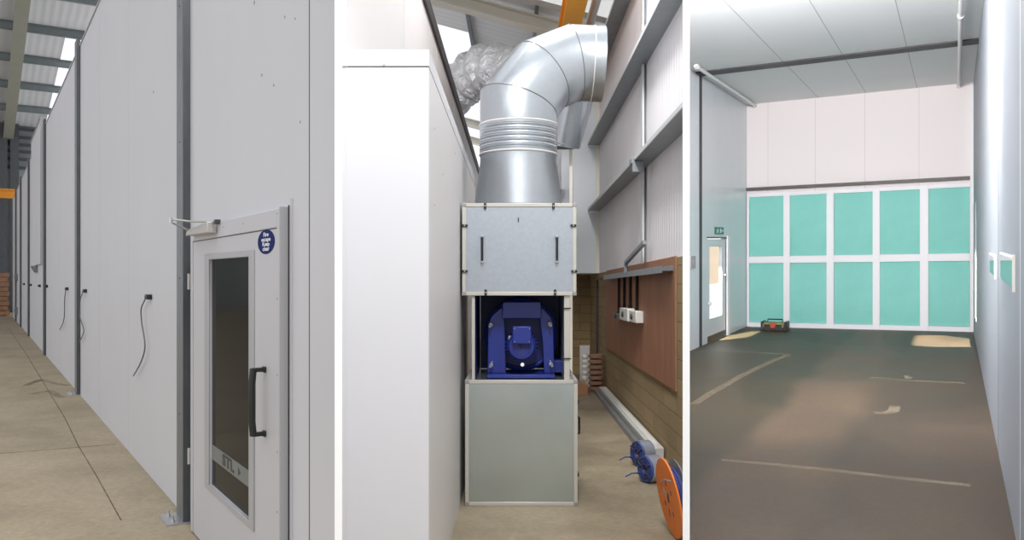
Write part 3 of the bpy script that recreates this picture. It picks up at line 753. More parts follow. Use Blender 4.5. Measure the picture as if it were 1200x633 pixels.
# ribbed sleeve
z0_, z1_ = zz(184), zz(146); prof = [(0, RD*1.0), (.01, RD*1.012), (.03, RD*1.012)]
N_ = 5; stp = (z1_-z0_-.06)/N_
for k in range(N_):
    b0 = .03+k*stp
    prof += [(b0+.004, RD*1.0), (b0+stp*.3, RD*1.0), (b0+stp*.45, RD*1.018), (b0+stp*.6, RD*1.0), (b0+stp*.8, RD*1.0), (b0+stp*.9, RD*1.012)]
prof += [(z1_-z0_-.03, RD*1.012), (z1_-z0_, RD*1.012), (z1_-z0_, RD*.995)]
MB(F2).lathe((SD, wd, z0_), (0, 0, 1), prof, 56, cap=False).build('ribbed_sleeve', M['galv'], dt)
for z in (z0_+.012, z1_-.012): MB(F2).torus((SD, wd, z), (0, 0, 1), RD*1.008, .007, 56, 6).build('sealant_bead', M['sealant'], dt)
pts = [(SD, wd, z1_-.02), F2.on_s(606.5, 123, SD), F2.on_s(634, 89, SD+.15), F2.on_s(672, 74, SD+.24), F2.on_s(694, 75, SD+.24), F2.on_s(706, 75.5, SD+.24)]
pts[1] = (SD, wd, pts[1][2])
m, rings = mitre_tube(F2, pts, RD)
el = m.build('elbow', M['galv'], dt)
for k in range(1, len(rings)-1):
    R_ = rings[k]; m = MB(F2); m.tube(R_+[R_[0], R_[1]], .0045, 6, cap=False); m.build('seam', M['galv_seam'] if k < 4 else M['sealant'], el)
R_ = rings[-1]; c_ = sum(R_, Vector())/len(R_)
MB(F2).prism([p for p in R_[:-1:1]]+[R_[-1]], (Vector(pts[-1])-Vector(pts[-2])).normalized()*.006).build('end_cap', M['galv'], el)
m = MB(F2).tube([F2.on_s(676, 60, 8.9), F2.on_s(674, 96, 9.2), F2.on_s(670, 126, 9.3), F2.on_s(665, 150, 9.35), F2.on_s(661, 171, 9.4)], [.24, .235, .215, .195, .18], 32)
rd = tag(m.build('rear_duct', M['galv']), 'smaller silver duct dropping behind the big elbow above the cream post', 'duct'); rd['_o'] = tuple(rd.location)
MB(F2).lathe(F2.on_s(661, 171, 9.4), (0, 0, 1), [(-.01, .187), (.012, .187)], 28).build('end_flange', M['galv_seam'], rd)
# lower continuation of duct behind the cabinet
# foil duct over the booth roof
m = MB(F2)
P_ = [F2.on_s(622, 96, 14.6), F2.on_s(596, 80, 14.8), F2.on_s(570, 80, 15.2), F2.on_s(548, 92, 15.6), F2.on_s(528, 112, 16.0), F2.on_s(500, 130, 16.4)]
path = []
for i in range(len(P_)-1):
    for j in range(14): path.append(Vector(P_[i]).lerp(Vector(P_[i+1]), j/14))
m.tube(path, [.40+.04*math.sin(i*.7)+.02*random.random() for i in range(len(path))], 40)
for v in m.v: v += Vector((random.uniform(-1, 1), random.uniform(-1, 1), random.uniform(-1, 1)))*.010
tag(m.build('foil_duct', M['foil']), 'crumpled silver foil flexible duct behind the big elbow', 'duct')

# ---- right wall of bay 2
WW = 1.43; SF = 16.0; SC = 14.5; ZB = 1.89; ZC = 5.75
foot = [(7.02, WW), (SF, WW), (SF, WW+.22), (8.1, WW+.22)]
struct(MB(F2).box(SF, SF+.2, .62, WW, 0, ZB).build('wall_end_block', M['block'], smooth=False), 'block wall closing the far end of the corridor', 'wall')
m = MB(F2).plan(foot, 0, ZB)
struct(m.build('wall_right_block', M['block'], smooth=False), 'low wall of ochre concrete blocks on the right of the corridor', 'wall')
WC = WW+.02
foot = [(7.12, WC), (SC, WC), (SC, WC+.12), (7.7, WC+.12)]
m = MB(F2).plan(foot, ZB, ZC)
cw_ = struct(m.build('wall_right_cladding', M['cladding'], smooth=False), 'white ribbed cladding above the block wall in the duct bay', 'wall')
m = MB(F2).box(SC, SC+.1, 1.0, WC, ZB, 5.2); m.box(SC+.1, SF+2.2, 1.0, 1.06, ZB, 5.2); m.box(SC+.1, SF+2.2, 1.06, WC, ZB, ZB+.05)
struct(m.build('wall_return', M['panel_grey'], smooth=False), 'pale grey return panel at the end of the cladding', 'wall')
m = MB(F2).box(SC-.03, SC, WC-.06, WC, ZB, 5.2); m.build('corner_trim', M['beam_cream'], cw_, smooth=False)
m = MB(F2).box(SF+2.2, 27, 1.0, 1.1, 0, 6.2)
struct(m.build('wall_far_right', M['cladding'], smooth=False), 'further stretch of white cladding glimpsed beyond the duct', 'wall')
for k, z in enumerate((2.75, 3.65)):
    tag(MB(F2).box(SF+2.2, 26.9, .8, 1.0, z, z+.14).build('cladding_rail', M['rail'], smooth=False), '%s rail on the far cladding beyond the white post' % ['lower', 'upper'][k], 'beam')
w_ = F2.on_s(669, 200, 9.6)[1]
z_ = F2.on_s(669, 171, 9.6)[2]
t = thing('white_post', F2, (9.6, w_, 0), 'slim cream post standing behind the filter cabinet right corner', 'post')
MB(F2).box(9.58, 9.62, w_-.018, w_+.018, .01, z_).build('post', M['beam_cream'], t, bevel=.003)
MB(F2).box(9.55, 9.65, w_-.05, w_+.05, 0, .012).build('base_plate', M['galv_seam'], t)
MB(F2).box(9.57, 9.63, w_-.03, w_+.06, z_, z_+.015).build('head_plate', M['galv_seam'], t)
# rails
def rail(z, lb, dep=.2, h=.19):
    t = thing('cladding_rail', F2, (9, WC, z), lb, 'beam', 'rails along the right cladding')
    e0 = (WC-dep)/.2039
    fo = [(e0+.02, WC-dep), (SC-.05, WC-dep), (SC-.05, WC), (7.14, WC)]
    MB(F2).plan(fo, z, z+.012).build('bottom_flange', M['rail'], t, smooth=False)
    fo2 = [(e0+.02, WC-dep), (SC-.05, WC-dep), (SC-.05, WC-dep+.01), (e0+.07, WC-dep+.01)]
    MB(F2).plan(fo2, z+.012, z+.05).build('lip', M['beam_grey'], t, smooth=False)  # lighter steel here paints the highlight along the rail's front edge
    fo3 = [(7.10, WC-.012), (SC-.05, WC-.012), (SC-.05, WC), (7.14, WC)]
    MB(F2).plan(fo3, z+.012, z+h).build('web', M['rail'], t, smooth=False)
    return t
rail(2.96, 'lowest galvanised rail across the right cladding')
rail(4.10, 'middle galvanised rail across the right cladding')
rail(5.25, 'highest galvanised rail on the right cladding near the roof')
# vertical strap
sv = F2.on_w(752, 200, WC-.05)[0]
t = thing('cladding_strut', F2, (sv, WC, ZB), 'vertical galvanised strap on the right cladding above the switches', 'strut')
for z0_, z1_ in ((ZB, 2.955), (3.16, 4.095), (4.3, 5.245)):
    MB(F2).box(sv-.05, sv+.05, WC-.05, WC-.03, z0_, z1_).build('strap', M['beam_grey'], t, smooth=False)
    MB(F2).box(sv-.01, sv+.01, WC-.03, WC-.0, z0_, z1_).build('rib', M['post_light'], t, smooth=False)
p0 = F2.on_w(755.5, 284, WC-.09); p1 = F2.on_w(733.5, 308, WC-.14); p2 = (p1[0], p1[1], p1[2]-.12)
tag(MB(F2).tube([p0, p1, p2], .028, 4).build('diagonal_bracket', M['rail'], smooth=False), 'bent galvanised bracket from the vertical strap to the tray', 'bracket')
p0 = F2.on_w(742, 197, WC-.2); m = MB(F2); m.box(p0[0]-.10, p0[0]+.06, WC-.235, WC-.203, 2.93, 2.985); m.box(p0[0]-.10, p0[0]-.05, WC-.22, WC-.1, 2.84, 2.955)
tag(m.build('rail_cleat', M['rail'], bevel=.004), 'galvanised cleat under the lowest rail above the plywood', 'bracket')
# plywood board, tray, conduits, switches
WP = WW-.02
sp1 = F2.on_w(710.5, 350, WP)[0]; sp0 = F2.on_w(790.5, 350, WP)[0]; zp1 = 1.90; zp0 = F2.on_w(790, 458, WP)[2]
t = thing('plywood_board', F2, (sp0, WW, zp0), 'large reddish plywood board fixed to the block wall', 'board')
MB(F2).box(sp0, sp1, WP, WW-.002, zp0, zp1).build('board', M['ply'], t, bevel=.002)
MB(F2).box(sp0-.03, sp0, WP, WW-.002, zp0, zp1).build('edge_batten', M['timber'], t)
zt_ = F2.on_w(740, 322, WP-.1)[2]
st0 = F2.on_w(776, 320, WP-.1)[0]; st1 = F2.on_w(707.5, 327, WP-.1)[0]
t = thing('cable_tray', F2, (st0, WP, zt_), 'galvanised cable tray across the top of the plywood board', 'tray')
m = MB(F2).box(st0, st1, WP-.1, WP, zt_, zt_+.006); m.box(st0, st1, WP-.104, WP-.1, zt_-.02, zt_+.045); m.box(st0, st1, WP-.006, WP, zt_+.006, zt_+.05)
m.build('channel', M['rail'], t, smooth=False)
for k in range(14): 
    s = st0+.15+k*(st1-st0-.3)/13; MB(F2).lathe((s, WP-.104, zt_+.012), (0, -1, 0), [(0, .006), (.0008, .006)], 8).build('slot', M['gasket'], t)
lbs = ['first black conduit down to the grey socket', 'second black conduit down from the tray to the switch boxes', 'third black conduit down from the tray to the switch boxes', 'black conduit nearest the camera dropping to the white switch']
for (u, v1), lb in zip(((725,368), (731.3,362), (738.5,361), (746.2,364)), lbs):
    s = F2.on_w(u, 340, WP-.02)[0]; z1 = F2.on_w(u, v1, WP-.02)[2]
    m = MB(F2); m.tube([(s, WP-.02, zt_-.002), (s, WP-.02, z1)], .018, 10); m.lathe((s, WP-.02, z1), (0, 0, 1), [(0, .026), (.03, .026)], 10)
    tag(m.build('conduit', M['black']), lb, 'pipe', 'black conduits on the plywood')
for (u0, u1, v0, v1, mt, lb, dp) in ((721.5,730.5,366.5,374.5,'galv_seam','small grey socket left of the white switch boxes',.09), (731,740.5,360.5,377,'white_plastic','left white switch box with cover on the plywood',.11), (741.5,749.5,363.5,379,'white_plastic','right white switch box with cover on the plywood',.09)):
    a_ = F2.on_w(u0, v0, WP-dp/2); b__ = F2.on_w(u1, v1, WP-dp/2)
    t = thing('switch_box', F2, (a_[0], WP, b__[2]), lb, 'switch')
    MB(F2).box(b__[0], a_[0], WP-dp, WP, b__[2], a_[2]).build('enclosure', M[mt], t, bevel=.008)
    sm = (a_[0]+b__[0])/2; zm_ = (a_[2]+b__[2])/2
    MB(F2).lathe((sm, WP-dp, zm_), (0, -1, 0), [(0, .035), (.02, .03)], 14).build('rotary_knob', M['gasket'], t)
    for dz_ in (-.055, .055): MB(F2).lathe((b__[0]+.03, WP-dp, zm_+dz_), (0, -1, 0), [(0, .008), (.003, .006)], 8).build('cover_screw', M['galv_seam'], t)
# rusty drips under the switches are left out; long dropper conduit
s = F2.on_w(699.6, 350, WW-.03)[0]; z0_ = F2.on_w(699.6, 405, WW-.03)[2]
m = MB(F2); m.tube([(st1-.05, WP-.05, zt_+.01), (s-.1, WW-.04, zt_+.01), (s, WW-.03, zt_-.04), (s, WW-.03, z0_), (s-.25, WW-.05, z0_-.14), (s-.5, WW-.06, z0_-.3)], .018, 10)
tag(m.build('conduit', M['gasket']), 'long dark conduit dropping down the blocks beyond the plywood', 'pipe')
# trunking along the floor
s_a = F2.on_z(774, 536, 0)[0]; s_a = 7.95; s_b = 13.0
t = thing('floor_trunking', F2, (s_a, WW-.15, 0), 'long pale trunking lengths lying along the foot of the block wall', 'trunking')
MB(F2).box(s_a, s_b, WW-.135, WW-.02, 0, .10).build('wide_length', M['trunk'], t, bevel=.004)
MB(F2).box(s_a-.1, s_b, WW-.21, WW-.165, 0, .06).build('narrow_length', M['rail'], t, bevel=.003)
MB(F2).box(s_a+.2, s_b-.2, WW-.105, WW-.05, .1, .115).build('lid', M['white_plastic'], t, bevel=.002)
# brown and white stacked items
p = F2.on_z(702, 452, 0); sx = 13.1
t = thing('tile_stack', F2, (sx, WW-.2, 0), 'stack of brown and white clay pieces against the block wall', 'stack')
for k in range(7):
    MB(F2).lathe((sx+.2, WW-.15, .04+k*.085), (0, 0, 1), [(-.035, .08), (-.02, .12), (.02, .12), (.035, .08)], 14).build('clay_ring', M['clay'], t)
    MB(F2).lathe((sx+.15, WW-.33, .04+k*.085), (0, 0, 1), [(-.035, .04), (-.02, .05), (.02, .05), (.035, .04)], 10).build('white_spacer', M['white_plastic'], t)
p = F2.on_s(690, 452, 13.9)
tag(MB(F2).box(13.9, 13.96, WW-.36, WW-.2, 0, .68).build('white_offcut', M['panel'], bevel=.003), 'white panel offcut standing behind the brown stack', 'panel')
bxs = F2.on_z(679, 456, 0)
t = thing('cardboard_box', F2, (12.9, .98, 0), 'brown cardboard box on the floor beside the brown stack', 'box')
MB(F2).box(12.7, 13.3, .92, 1.1, 0, .16).build('carton', M['cardboard'], t, bevel=.004)
MB(F2).box(12.698, 13.3, .99, 1.03, .16, .162).build('tape', M['clay'], t)

# cable drum
def drum():
    c = Vector((5.40, .985, .262)); n = Vector((-.10, -.985, -.0)); n.normalize()
    # the reel leans slightly so its top edge points into the corridor
    n = (n+Vector((0, 0, -.16))).normalized()
    R = .258
    c.z = R*math.sqrt(1-n.z**2)+.004
    t = thing('cable_drum', F2, (c.x, c.y, 0), 'orange round cable drum standing at the corridor right edge', 'drum')
    MB(F2).lathe(c, n, [(-.012, R), (.0, R)], 56).build('orange_flange', M['orange'], t, bevel=.002)
    c2 = c-n*.075
    MB(F2).lathe(c2, n, [(-.004, R*.93), (.0, R*.93)], 48).build('back_flange', M['wrap'], t)
    MB(F2).lathe(c-n*.012, n, [(-.06, R*.68), (0, R*.68)], 40).build('wound_cable', M['wrap'], t)
    e1 = Vector((1, 0, 0)); e1 = (e1-n*n.dot(e1)).normalized(); e2 = n.cross(e1)
    if e2.z < 0: e2 = -e2
    fl_ = [x for x in t.children if x.name.startswith('orange')][0]
    for (x, y, a_, b__) in ((0, 0, .02, .03), (-.09, .05, .008, .016), (.0, .1, .008, .02), (.02, -.1, .008, .024), (-.07, -.09, .008, .016), (.09, -.05, .008, .016)):
        q = c+e1*x+e2*y+n*.0005
        MB(F2).prism([q+e1*a_+e2*b__, q-e1*a_+e2*b__, q-e1*a_-e2*b__, q+e1*a_-e2*b__], n*.001).build('hub_slot', M['gasket'], fl_)
    pth = [c+e1*x+e2*y+n*z for x, y, z in ((-.0, .02, .006), (.0, .08, .03), (-.05, .13, .035), (-.11, .15, .03), (-.18, .15, .01))]
    MB(F2).tube(pth, .004, 8).build('cable_end', M['wrap'], t)
    for k in range(3): MB(F2).torus(c-n*(.025+.018*k), n, R*.69, .009, 40, 8).build('cable_turn', M['rope'], t)
drum()
# coils of blue cable
def coil(u, v, s, R, lb):
    n = Vector((-.42, -.9, 0)).normalized()
    c = F2.on_s(u, v, s); c = Vector((c[0], c[1], R+.0))
    t = thing('cable_coil', F2, (c.x, c.y, 0), lb, 'coil', 'rolls of blue cable on the floor')
    L_ = .13
    m = MB(F2)
    for k in range(4):
        for j in range(3): m.torus(c-n*(.012+.03*k), n, R-.016-.026*j, .0155, 30, 8)
    m.build('blue_cable', M['rope'], t)
    MB(F2).lathe(c, n, [(-L_, R*.55), (-L_, R), (-.025, R), (-.02, R*.98)], 36, cap=False).build('wrap_film', M['wrap'], t)
    MB(F2).lathe(c, n, [(-L_, R*.3), (-.01, R*.3)], 24, cap=False).build('core_tube', M['cardboard'], t)
    e = Vector((0, 0, 1)); sd = n.cross(e)
    for k in range(6):
        a_ = k*math.pi/3; dv = e*math.cos(a_)+sd*math.sin(a_)
        MB(F2).tube([c+dv*(R*.35)+n*.006, c+dv*(R*.97)+n*.006], .006, 6).build('tie', M['gasket'], t)
    MB(F2).tube([c+Vector((-.02, -.02, -R*.2)), c+Vector((-.1, -.12, -R*.1)), c+Vector((-.12, -.17, -R*.3))], .006, 6).build('loose_end', M['rope'], t)
coil(746, 531, 7.6, .115, 'blue cable coil in grey wrap, the farther of two')
coil(755, 551, 6.95, .112, 'blue cable coil in grey wrap right beside the orange drum')

# ---- roof of bay 2 : falls to the right
def zr2(w): return 6.04-.27*w
def rb2(m, s0, s1, w0, w1, d0, d1):
    m.add([(s0, w0, zr2(w0)+d0), (s1, w0, zr2(w0)+d0), (s1, w1, zr2(w1)+d0), (s0, w1, zr2(w1)+d0), (s0, w0, zr2(w0)+d1), (s1, w0, zr2(w0)+d1), (s1, w1, zr2(w1)+d1), (s0, w1, zr2(w1)+d1)],
          [(0,1,2,3), (7,6,5,4), (0,4,5,1), (1,5,6,2), (2,6,7,3), (3,7,4,0)])
m = MB(F2); rb2(m, 10.5, 30, -.86, WC+.1, .36, .42); rb2(m, 10.5, 16.4, -7.5, -.86, .36, .42)
struct(m.build('ceiling', M['roofsheet2'], smooth=False), 'pale ribbed hall roof above the duct corridor', 'roof')
m = MB(F2); rb2(m, 16.4, 30, -7.5, -.86, .37, .40)
struct(m.build('window_2', M['skylight'], smooth=False), 'bright rooflight above the foil duct', 'skylight')
for k, s in enumerate((14.0, 20.3, 24.6, 27.6)):
    m = MB(F2); rb2(m, s-.14, s+.14, -7.4, WC, 0, .03); rb2(m, s-.02, s+.02, -7.4, WC, .03, .2); rb2(m, s-.14, s+.14, -7.4, WC, .2, .22)
    tag(m.build('roof_rafter', M['beam_cream'], smooth=False), '%s cream rafter crossing above the duct corridor' % ORD[k], 'beam', 'rafters above the duct corridor')
m = MB(F2)
rb2(m, 12.4, 12.46, -7.4, WC, -.05, .34); rb2(m, 12.3, 12.56, -7.4, WC, -.08, -.05)
tag(m.build('roof_beam', M['beam_grey'], smooth=False), 'deep grey beam crossing the roof in front of the rafters', 'beam')
for k, w in enumerate((-2.4, -.86, .35)):
    m = MB(F2); z = zr2(w); m.box(10.6, 29.9, w-.03, w+.03, z+.23, z+.355)
    tag(m.build('roof_purlin', M['post_light'], smooth=False), 'purlin along the corridor roof, %s' % ['left of the rooflight edge', 'at the rooflight edge', 'right of the big elbow'][k], 'beam', 'purlins above the duct corridor')
# yellow runway beam and white pipe
z_ = 5.0; s0_ = 8.6
wa = F2.on_z(664, 2, z_)[1]; wb = F2.on_z(688.5, 2, z_)[1]
t = thing('crane_runway', F2, (s0_, (wa+wb)/2, z_), 'bright yellow crane runway beam above the duct elbow', 'crane')
MB(F2).box(s0_, 15.5, wa, wb, z_, z_+.02).build('bottom_flange', M['crane'], t, smooth=False)
MB(F2).box(s0_, 15.5, (wa+wb)/2-.01, (wa+wb)/2+.01, z_+.02, z_+.3).build('web', M['crane'], t, smooth=False)
MB(F2).box(s0_, 15.5, wa, wb, z_+.3, z_+.32).build('top_flange', M['crane'], t, smooth=False)
for s in (12.43, 14.0): MB(F2).box(s-.03, s+.03, (wa+wb)/2-.02, (wa+wb)/2+.02, z_+.32, zr2((wa+wb)/2)+.0).build('hanger', M['rail'], t)
p = F2.on_z(699, 0, 5.3)
tag(MB(F2).tube([(8.6, p[1], 5.3), (15.9, p[1], 5.3)], .06, 14).build('roof_pipe', M['beam_grey']), 'grey pipe running beside the yellow crane beam', 'pipe')

# =================================================================== BAY 3 : empty booth interior
WR = .288; WLf = -3.47; SBk = 16.1; H3 = 4.2
b3 = .2075
pA = pray(F3, b3, 0.2); pB = pray(F3, b3, 12.28)
fl3 = MB(F3).plan([pA, pB, (SBk+.15, WLf-.02), (SBk+.15, WR+.02), (.2, WR+.02)], -.12, 0)
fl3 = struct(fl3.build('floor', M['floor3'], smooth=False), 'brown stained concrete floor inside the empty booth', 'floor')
pC = pray(F3, b3+.003, 5.2)
m = MB(F3).plan([pC, (pB[0], pB[1]), (SBk+.15, WLf-.02), (SBk+.15, WR+.02), (pC[0], WR+.02)], H3, H3+.1)
ce = struct(m.build('ceiling', M['ceil3'], smooth=False), 'flat white panel ceiling of the empty booth', 'ceiling')
m = MB(F3)
for u, v in ((908,62), (985,60), (1064,60)):
    w_ = F3.on_z(u, v, H3)[1]; s_ = max(5.5, -w_/.2879+.3); m.box(s_, SBk, w_-.004, w_+.004, H3-.002, H3)
m.build('panel_joint', M['joint'], ce, smooth=False)
# back wall
m = MB(F3).box(SBk, SBk+.12, WLf, WR, 0, H3)
bk = struct(m.build('wall_back', M['panel_pink'], smooth=False), 'bright white back wall above the green filters', 'wall')
m = MB(F3)
for u in (900, 955.5, 1013.5, 1077):
    w_ = F3.on_s(u, 160, SBk)[1]; m.box(SBk-.002, SBk, w_-.005, w_+.005, 2.4, H3)
m.build('panel_joint', M['joint_pale'], bk, smooth=False)
# left wall with door opening
ds0 = F3.on_w(829, 330, WLf)[0]; ds1 = F3.on_w(851.5, 330, WLf)[0]; dzt = F3.on_w(840, 278.5, WLf)[2]
m = MB(F3); a0 = pB[0]+.02
m.box(a0, ds0, WLf-.1, WLf, 0, H3); m.box(ds1, SBk, WLf-.1, WLf, 0, H3); m.box(ds0, ds1, WLf-.1, WLf, dzt, H3)
lw = struct(m.build('wall_booth_left', M['panel_grey'], smooth=False), 'pale grey left wall of the booth with its glazed door', 'wall')
# right wall with a glazed opening (out of direct sight) that lets the daylight patch in
o0, o1 = 13.9, 14.9
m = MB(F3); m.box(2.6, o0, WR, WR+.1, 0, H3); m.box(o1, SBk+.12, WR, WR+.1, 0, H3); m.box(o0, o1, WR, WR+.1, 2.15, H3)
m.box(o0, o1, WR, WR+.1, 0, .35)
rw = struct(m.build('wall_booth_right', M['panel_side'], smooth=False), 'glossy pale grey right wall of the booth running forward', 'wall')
m = MB(F3).box(o0, o1, WR+.04, WR+.05, .35, 2.15); struct(m.build('window_3', M['glass'], smooth=False), 'clear side window near the back right corner of the booth', 'window')
def sr(u): return F3.on_w(u, 300, WR)[0]
m = MB(F3); s = sr(1170); m.box(s-.02, s+.02, WR-.0006, WR, 0, H3); m.build('dark_joint', M['gasket'], rw, smooth=False)
m = MB(F3); s = sr(1195.5); m.box(s-.012, s+.012, WR-.0006, WR, 0, H3); m.build('pale_joint', M['frame_white'], rw, smooth=False)
m = MB(F3).box(SBk-.06, SBk, WR-.05, WR, 0, H3); m.build('corner_trim', M['frame_white'], rw, smooth=False)
# dark portal strips
ss = F3.on_w(820.7, 250, WLf)[0]
wcR = WR
m = MB(F3).box(ss-.27, ss+.03, WLf, WR, H3-.02, H3); struct(m.build('trim_1', M['black_trim'], smooth=False), 'dark strip across the booth ceiling', 'trim')
m = MB(F3).box(ss-.06, ss+.06, WLf, WLf+.012, 0, H3-.02); struct(m.build('trim_2', M['black_trim'], smooth=False), 'dark vertical strip on the booth left wall', 'trim')
za_ = F3.on_s(1000, 217.3, SBk-.05)[2]
m = MB(F3).box(SBk-.08, SBk, WLf, WR-.05, za_-.0, za_+.055); struct(m.build('trim_3', M['dark_rail'], smooth=False), 'dark rail just above the green filter wall', 'trim')
# filter wall
gt = F3.on_s(1000, 221.5, SBk-.06)[2]; gb = 0.0
xs = [(878,918), (925.5,968.5), (977,1022.5), (1031,1078), (1088,1136.4)]
SG = SBk-.06
cols = [(F3.on_s(a_, 300, SG)[1], F3.on_s(b__, 300, SG)[1]) for a_, b__ in xs]
zr_ = [F3.on_s(1000, v, SG)[2] for v in (225.5, 299, 307.2, 380.5)]
t = thing('lattice_grid', F3, (SG, 0, 0), 'white lattice frame holding ten green filters on the back wall', 'frame')
edges = [WLf+.01]+[e for c_ in cols for e in c_]+[WR-.052]
for k in range(6):
    MB(F3).box(SG, SBk-.001, edges[2*k], edges[2*k+1], 0.0, gt).build('upright', M['frame_white'], t, bevel=.004)
for (w0, w1) in cols:
    for z0_, z1_ in ((0.0, zr_[3]), (zr_[2], zr_[1]), (zr_[0], gt)): MB(F3).box(SG+.004, SBk-.001, w0, w1, z0_, z1_).build('rail', M['frame_white'], t, smooth=False)
nm = ['first', 'second', 'third', 'fourth', 'fifth']
for i, (w0, w1) in enumerate(cols):
    for row, (z0_, z1_) in enumerate(((zr_[1], zr_[0]), (zr_[3], zr_[2]))):
        f = thing('green_filter', F3, (SG+.03, (w0+w1)/2, z0_), '%s green filter panel from the left in the %s row' % (nm[i], ['upper', 'lower'][row]), 'filter', 'green filter panels')
        m = MB(F3); nx, nz = 8, 10
        for a_ in range(nx+1):
            for c_ in range(nz+1):
                x = a_/nx; y = c_/nz; bul = .014*math.sin(math.pi*x)*math.sin(math.pi*y) if 0 < a_ < nx and 0 < c_ < nz else 0
                m.v.append(Vector((SG+.034-bul, w0+.004+(w1-w0-.008)*x, z0_+.004+(z1_-z0_-.008)*y)))
        for a_ in range(nx):
            for c_ in range(nz):
                q = a_*(nz+1)+c_; m.f.append((q, q+nz+1, q+nz+2, q+1))
        o = len(m.v); m.box(SG+.040, SBk-.003, w0+.003, w1-.003, z0_+.003, z1_-.003)
        m.build('filter_mat', M['filter'], f)
# left door (glazed)
t = thing('door_2', F3, (ds0, WLf, 0), 'narrow pale door with bright glazed panel under the exit sign', 'door'); struct(t)
gl0 = F3.on_w(832.3, 330, WLf)[0]; gl1 = F3.on_w(846.6, 330, WLf)[0]
gz1_ = F3.on_w(839, 289, WLf)[2]; gz0_ = F3.on_w(839, 371.5, WLf)[2]
zb_ = .10
m = MB(F3)
wa_, wb_ = WLf-.06, WLf-.012
ds0f = ds0+.02; ds1f = ds1-.03
m.box(ds0f, gl0, wa_, wb_, zb_, dzt-.03); m.box(gl1, ds1f, wa_, wb_, zb_, dzt-.03); m.box(gl0, gl1, wa_, wb_, zb_, gz0_); m.box(gl0, gl1, wa_, wb_, gz1_, dzt-.03)
m.build('door_leaf', M['panel_grey'], t, smooth=False)
MB(F3).box(gl0, gl1, WLf-.04, WLf-.034, gz0_, gz1_).build('glass_pane', M['glass'], t, smooth=False)
m = MB(F3); m.box(ds1-.03, ds1+.12, WLf+.001, WLf+.03, 0, dzt+.03); m.build('right_jamb', M['frame_white'], t, smooth=False)
m = MB(F3); m.box(ds0-.05, ds1-.03, WLf+.001, WLf+.015, dzt-.012, dzt+.012); m.build('head_strip', M['dark_rail'], t, smooth=False)
MB(F3).box(ds0+.02, ds1-.03, WLf-.06, WLf-.006, .012, zb_).build('bottom_gap', M['black'], t, smooth=False)  # black strip stands in for the dark gap under the leaf
MB(F3).box(ds1f+.002, ds1-.001, WLf-.05, WLf-.002, .012, dzt-.03).build('dark_gap', M['gasket'], t, smooth=False)
MB(F3).lathe((ds0f+.12, wb_, .62), (0, 1, 0), [(0, .03), (.03, .03)], 12).build('door_stop', M['white_plastic'], t)
MB(F3).tube([(ds1f-.12, wb_, 1.05), (ds1f-.12, wb_+.05, 1.05), (ds1f-.24, wb_+.05, 1.05)], .012, 8).build('lever_handle', M['silver'], t)
struct(MB(F3).plan([(12.75, -4.6), (16.2, -5.4), (16.2, WLf-.12), (12.75, WLf-.12)], -.1, 0).build('floor', M['floor1'], smooth=False), 'ground outside the glazed booth door', 'floor')
# warm board outside the door glass
pp = F3.on_w(839, 308, WLf-.9)
t2 = thing('warm_board', F3, (pp[0], WLf-.9, 0), 'pale orange board standing outside the glazed booth door', 'board')
za1 = F3.on_w(839, 280, WLf-.9)[2]; za0 = F3.on_w(839, 332, WLf-.9)[2]
MB(F3).box(pp[0]-1.2, pp[0]+1.2, WLf-.94, WLf-.9, za0, za1).build('panel', mat('pale_orange', S(255,226,196), .7), t2, smooth=False)
for x in (-1.1, 1.1): MB(F3).box(pp[0]+x-.03, pp[0]+x+.03, WLf-.98, WLf-.94, 0, za1).build('leg', M['timber'], t2)
# exit sign
e0 = F3.on_w(837.3, 270, WLf); e1_ = F3.on_w(847.3, 270, WLf)
ez1 = F3.on_w(842, 266.3, WLf)[2]; ez0 = F3.on_w(842, 274.6, WLf)[2]
sg = thing('exit_sign', F3, (e0[0], WLf, ez0), 'small green exit sign with white running figure above the door', 'sign')
MB(F3).box(e0[0], e1_[0], WLf, WLf+.012, ez0, ez1).build('plate', M['sign_green'], sg, smooth=False)
W_ = e1_[0]-e0[0]; hh = ez1-ez0; ym = (ez0+ez1)/2; k = WLf+.0125
m = MB(F3)
def sp_(pts): m.prism([(e0[0]+x*W_, k, ez0+y*hh) for x, y in pts], (0, .001, 0))
def dia(x, y, r): sp_([(x+r*hh/W_*math.cos(i*math.pi/5), y+r*math.sin(i*math.pi/5)) for i in range(10)])
dia(.32, .78, .08)
sp_([(.24,.68), (.36,.66), (.32,.42), (.22,.44)]); sp_([(.24,.66), (.14,.55), (.16,.5), (.26,.6)]); sp_([(.34,.64), (.44,.54), (.42,.5), (.32,.57)])
sp_([(.22,.44), (.3,.44), (.2,.16), (.12,.18)]); sp_([(.26,.44), (.32,.42), (.42,.3), (.38,.14), (.34,.16), (.36,.28)])
m.build('running_figure', M['white_txt'], sg, smooth=False)
m = MB(F3); sp_([(.56,.2), (.72,.2), (.72,.8), (.56,.8)]); m.build('door_symbol', M['white_txt'], sg, smooth=False)
m = MB(F3); sp_([(.78,.5), (.88,.3), (.88,.44), (.96,.44), (.96,.56), (.88,.56), (.88,.7)]); m.build('arrow_symbol', M['white_txt'], sg, smooth=False)
# switch plate on left wall
p = F3.on_w(811, 308, WLf); m = MB(F3); m.box(p[0]-.13, p[0]+.13, WLf, WLf+.02, p[2]-.08, p[2]+.1); m.box(p[0]-.04, p[0]+.04, WLf+.02, WLf+.03, p[2]-.03, p[2]+.05)
tag(m.build('switch_plate', M['joint'], bevel=.004), 'small grey switch plate at the left edge of the booth wall', 'switch')
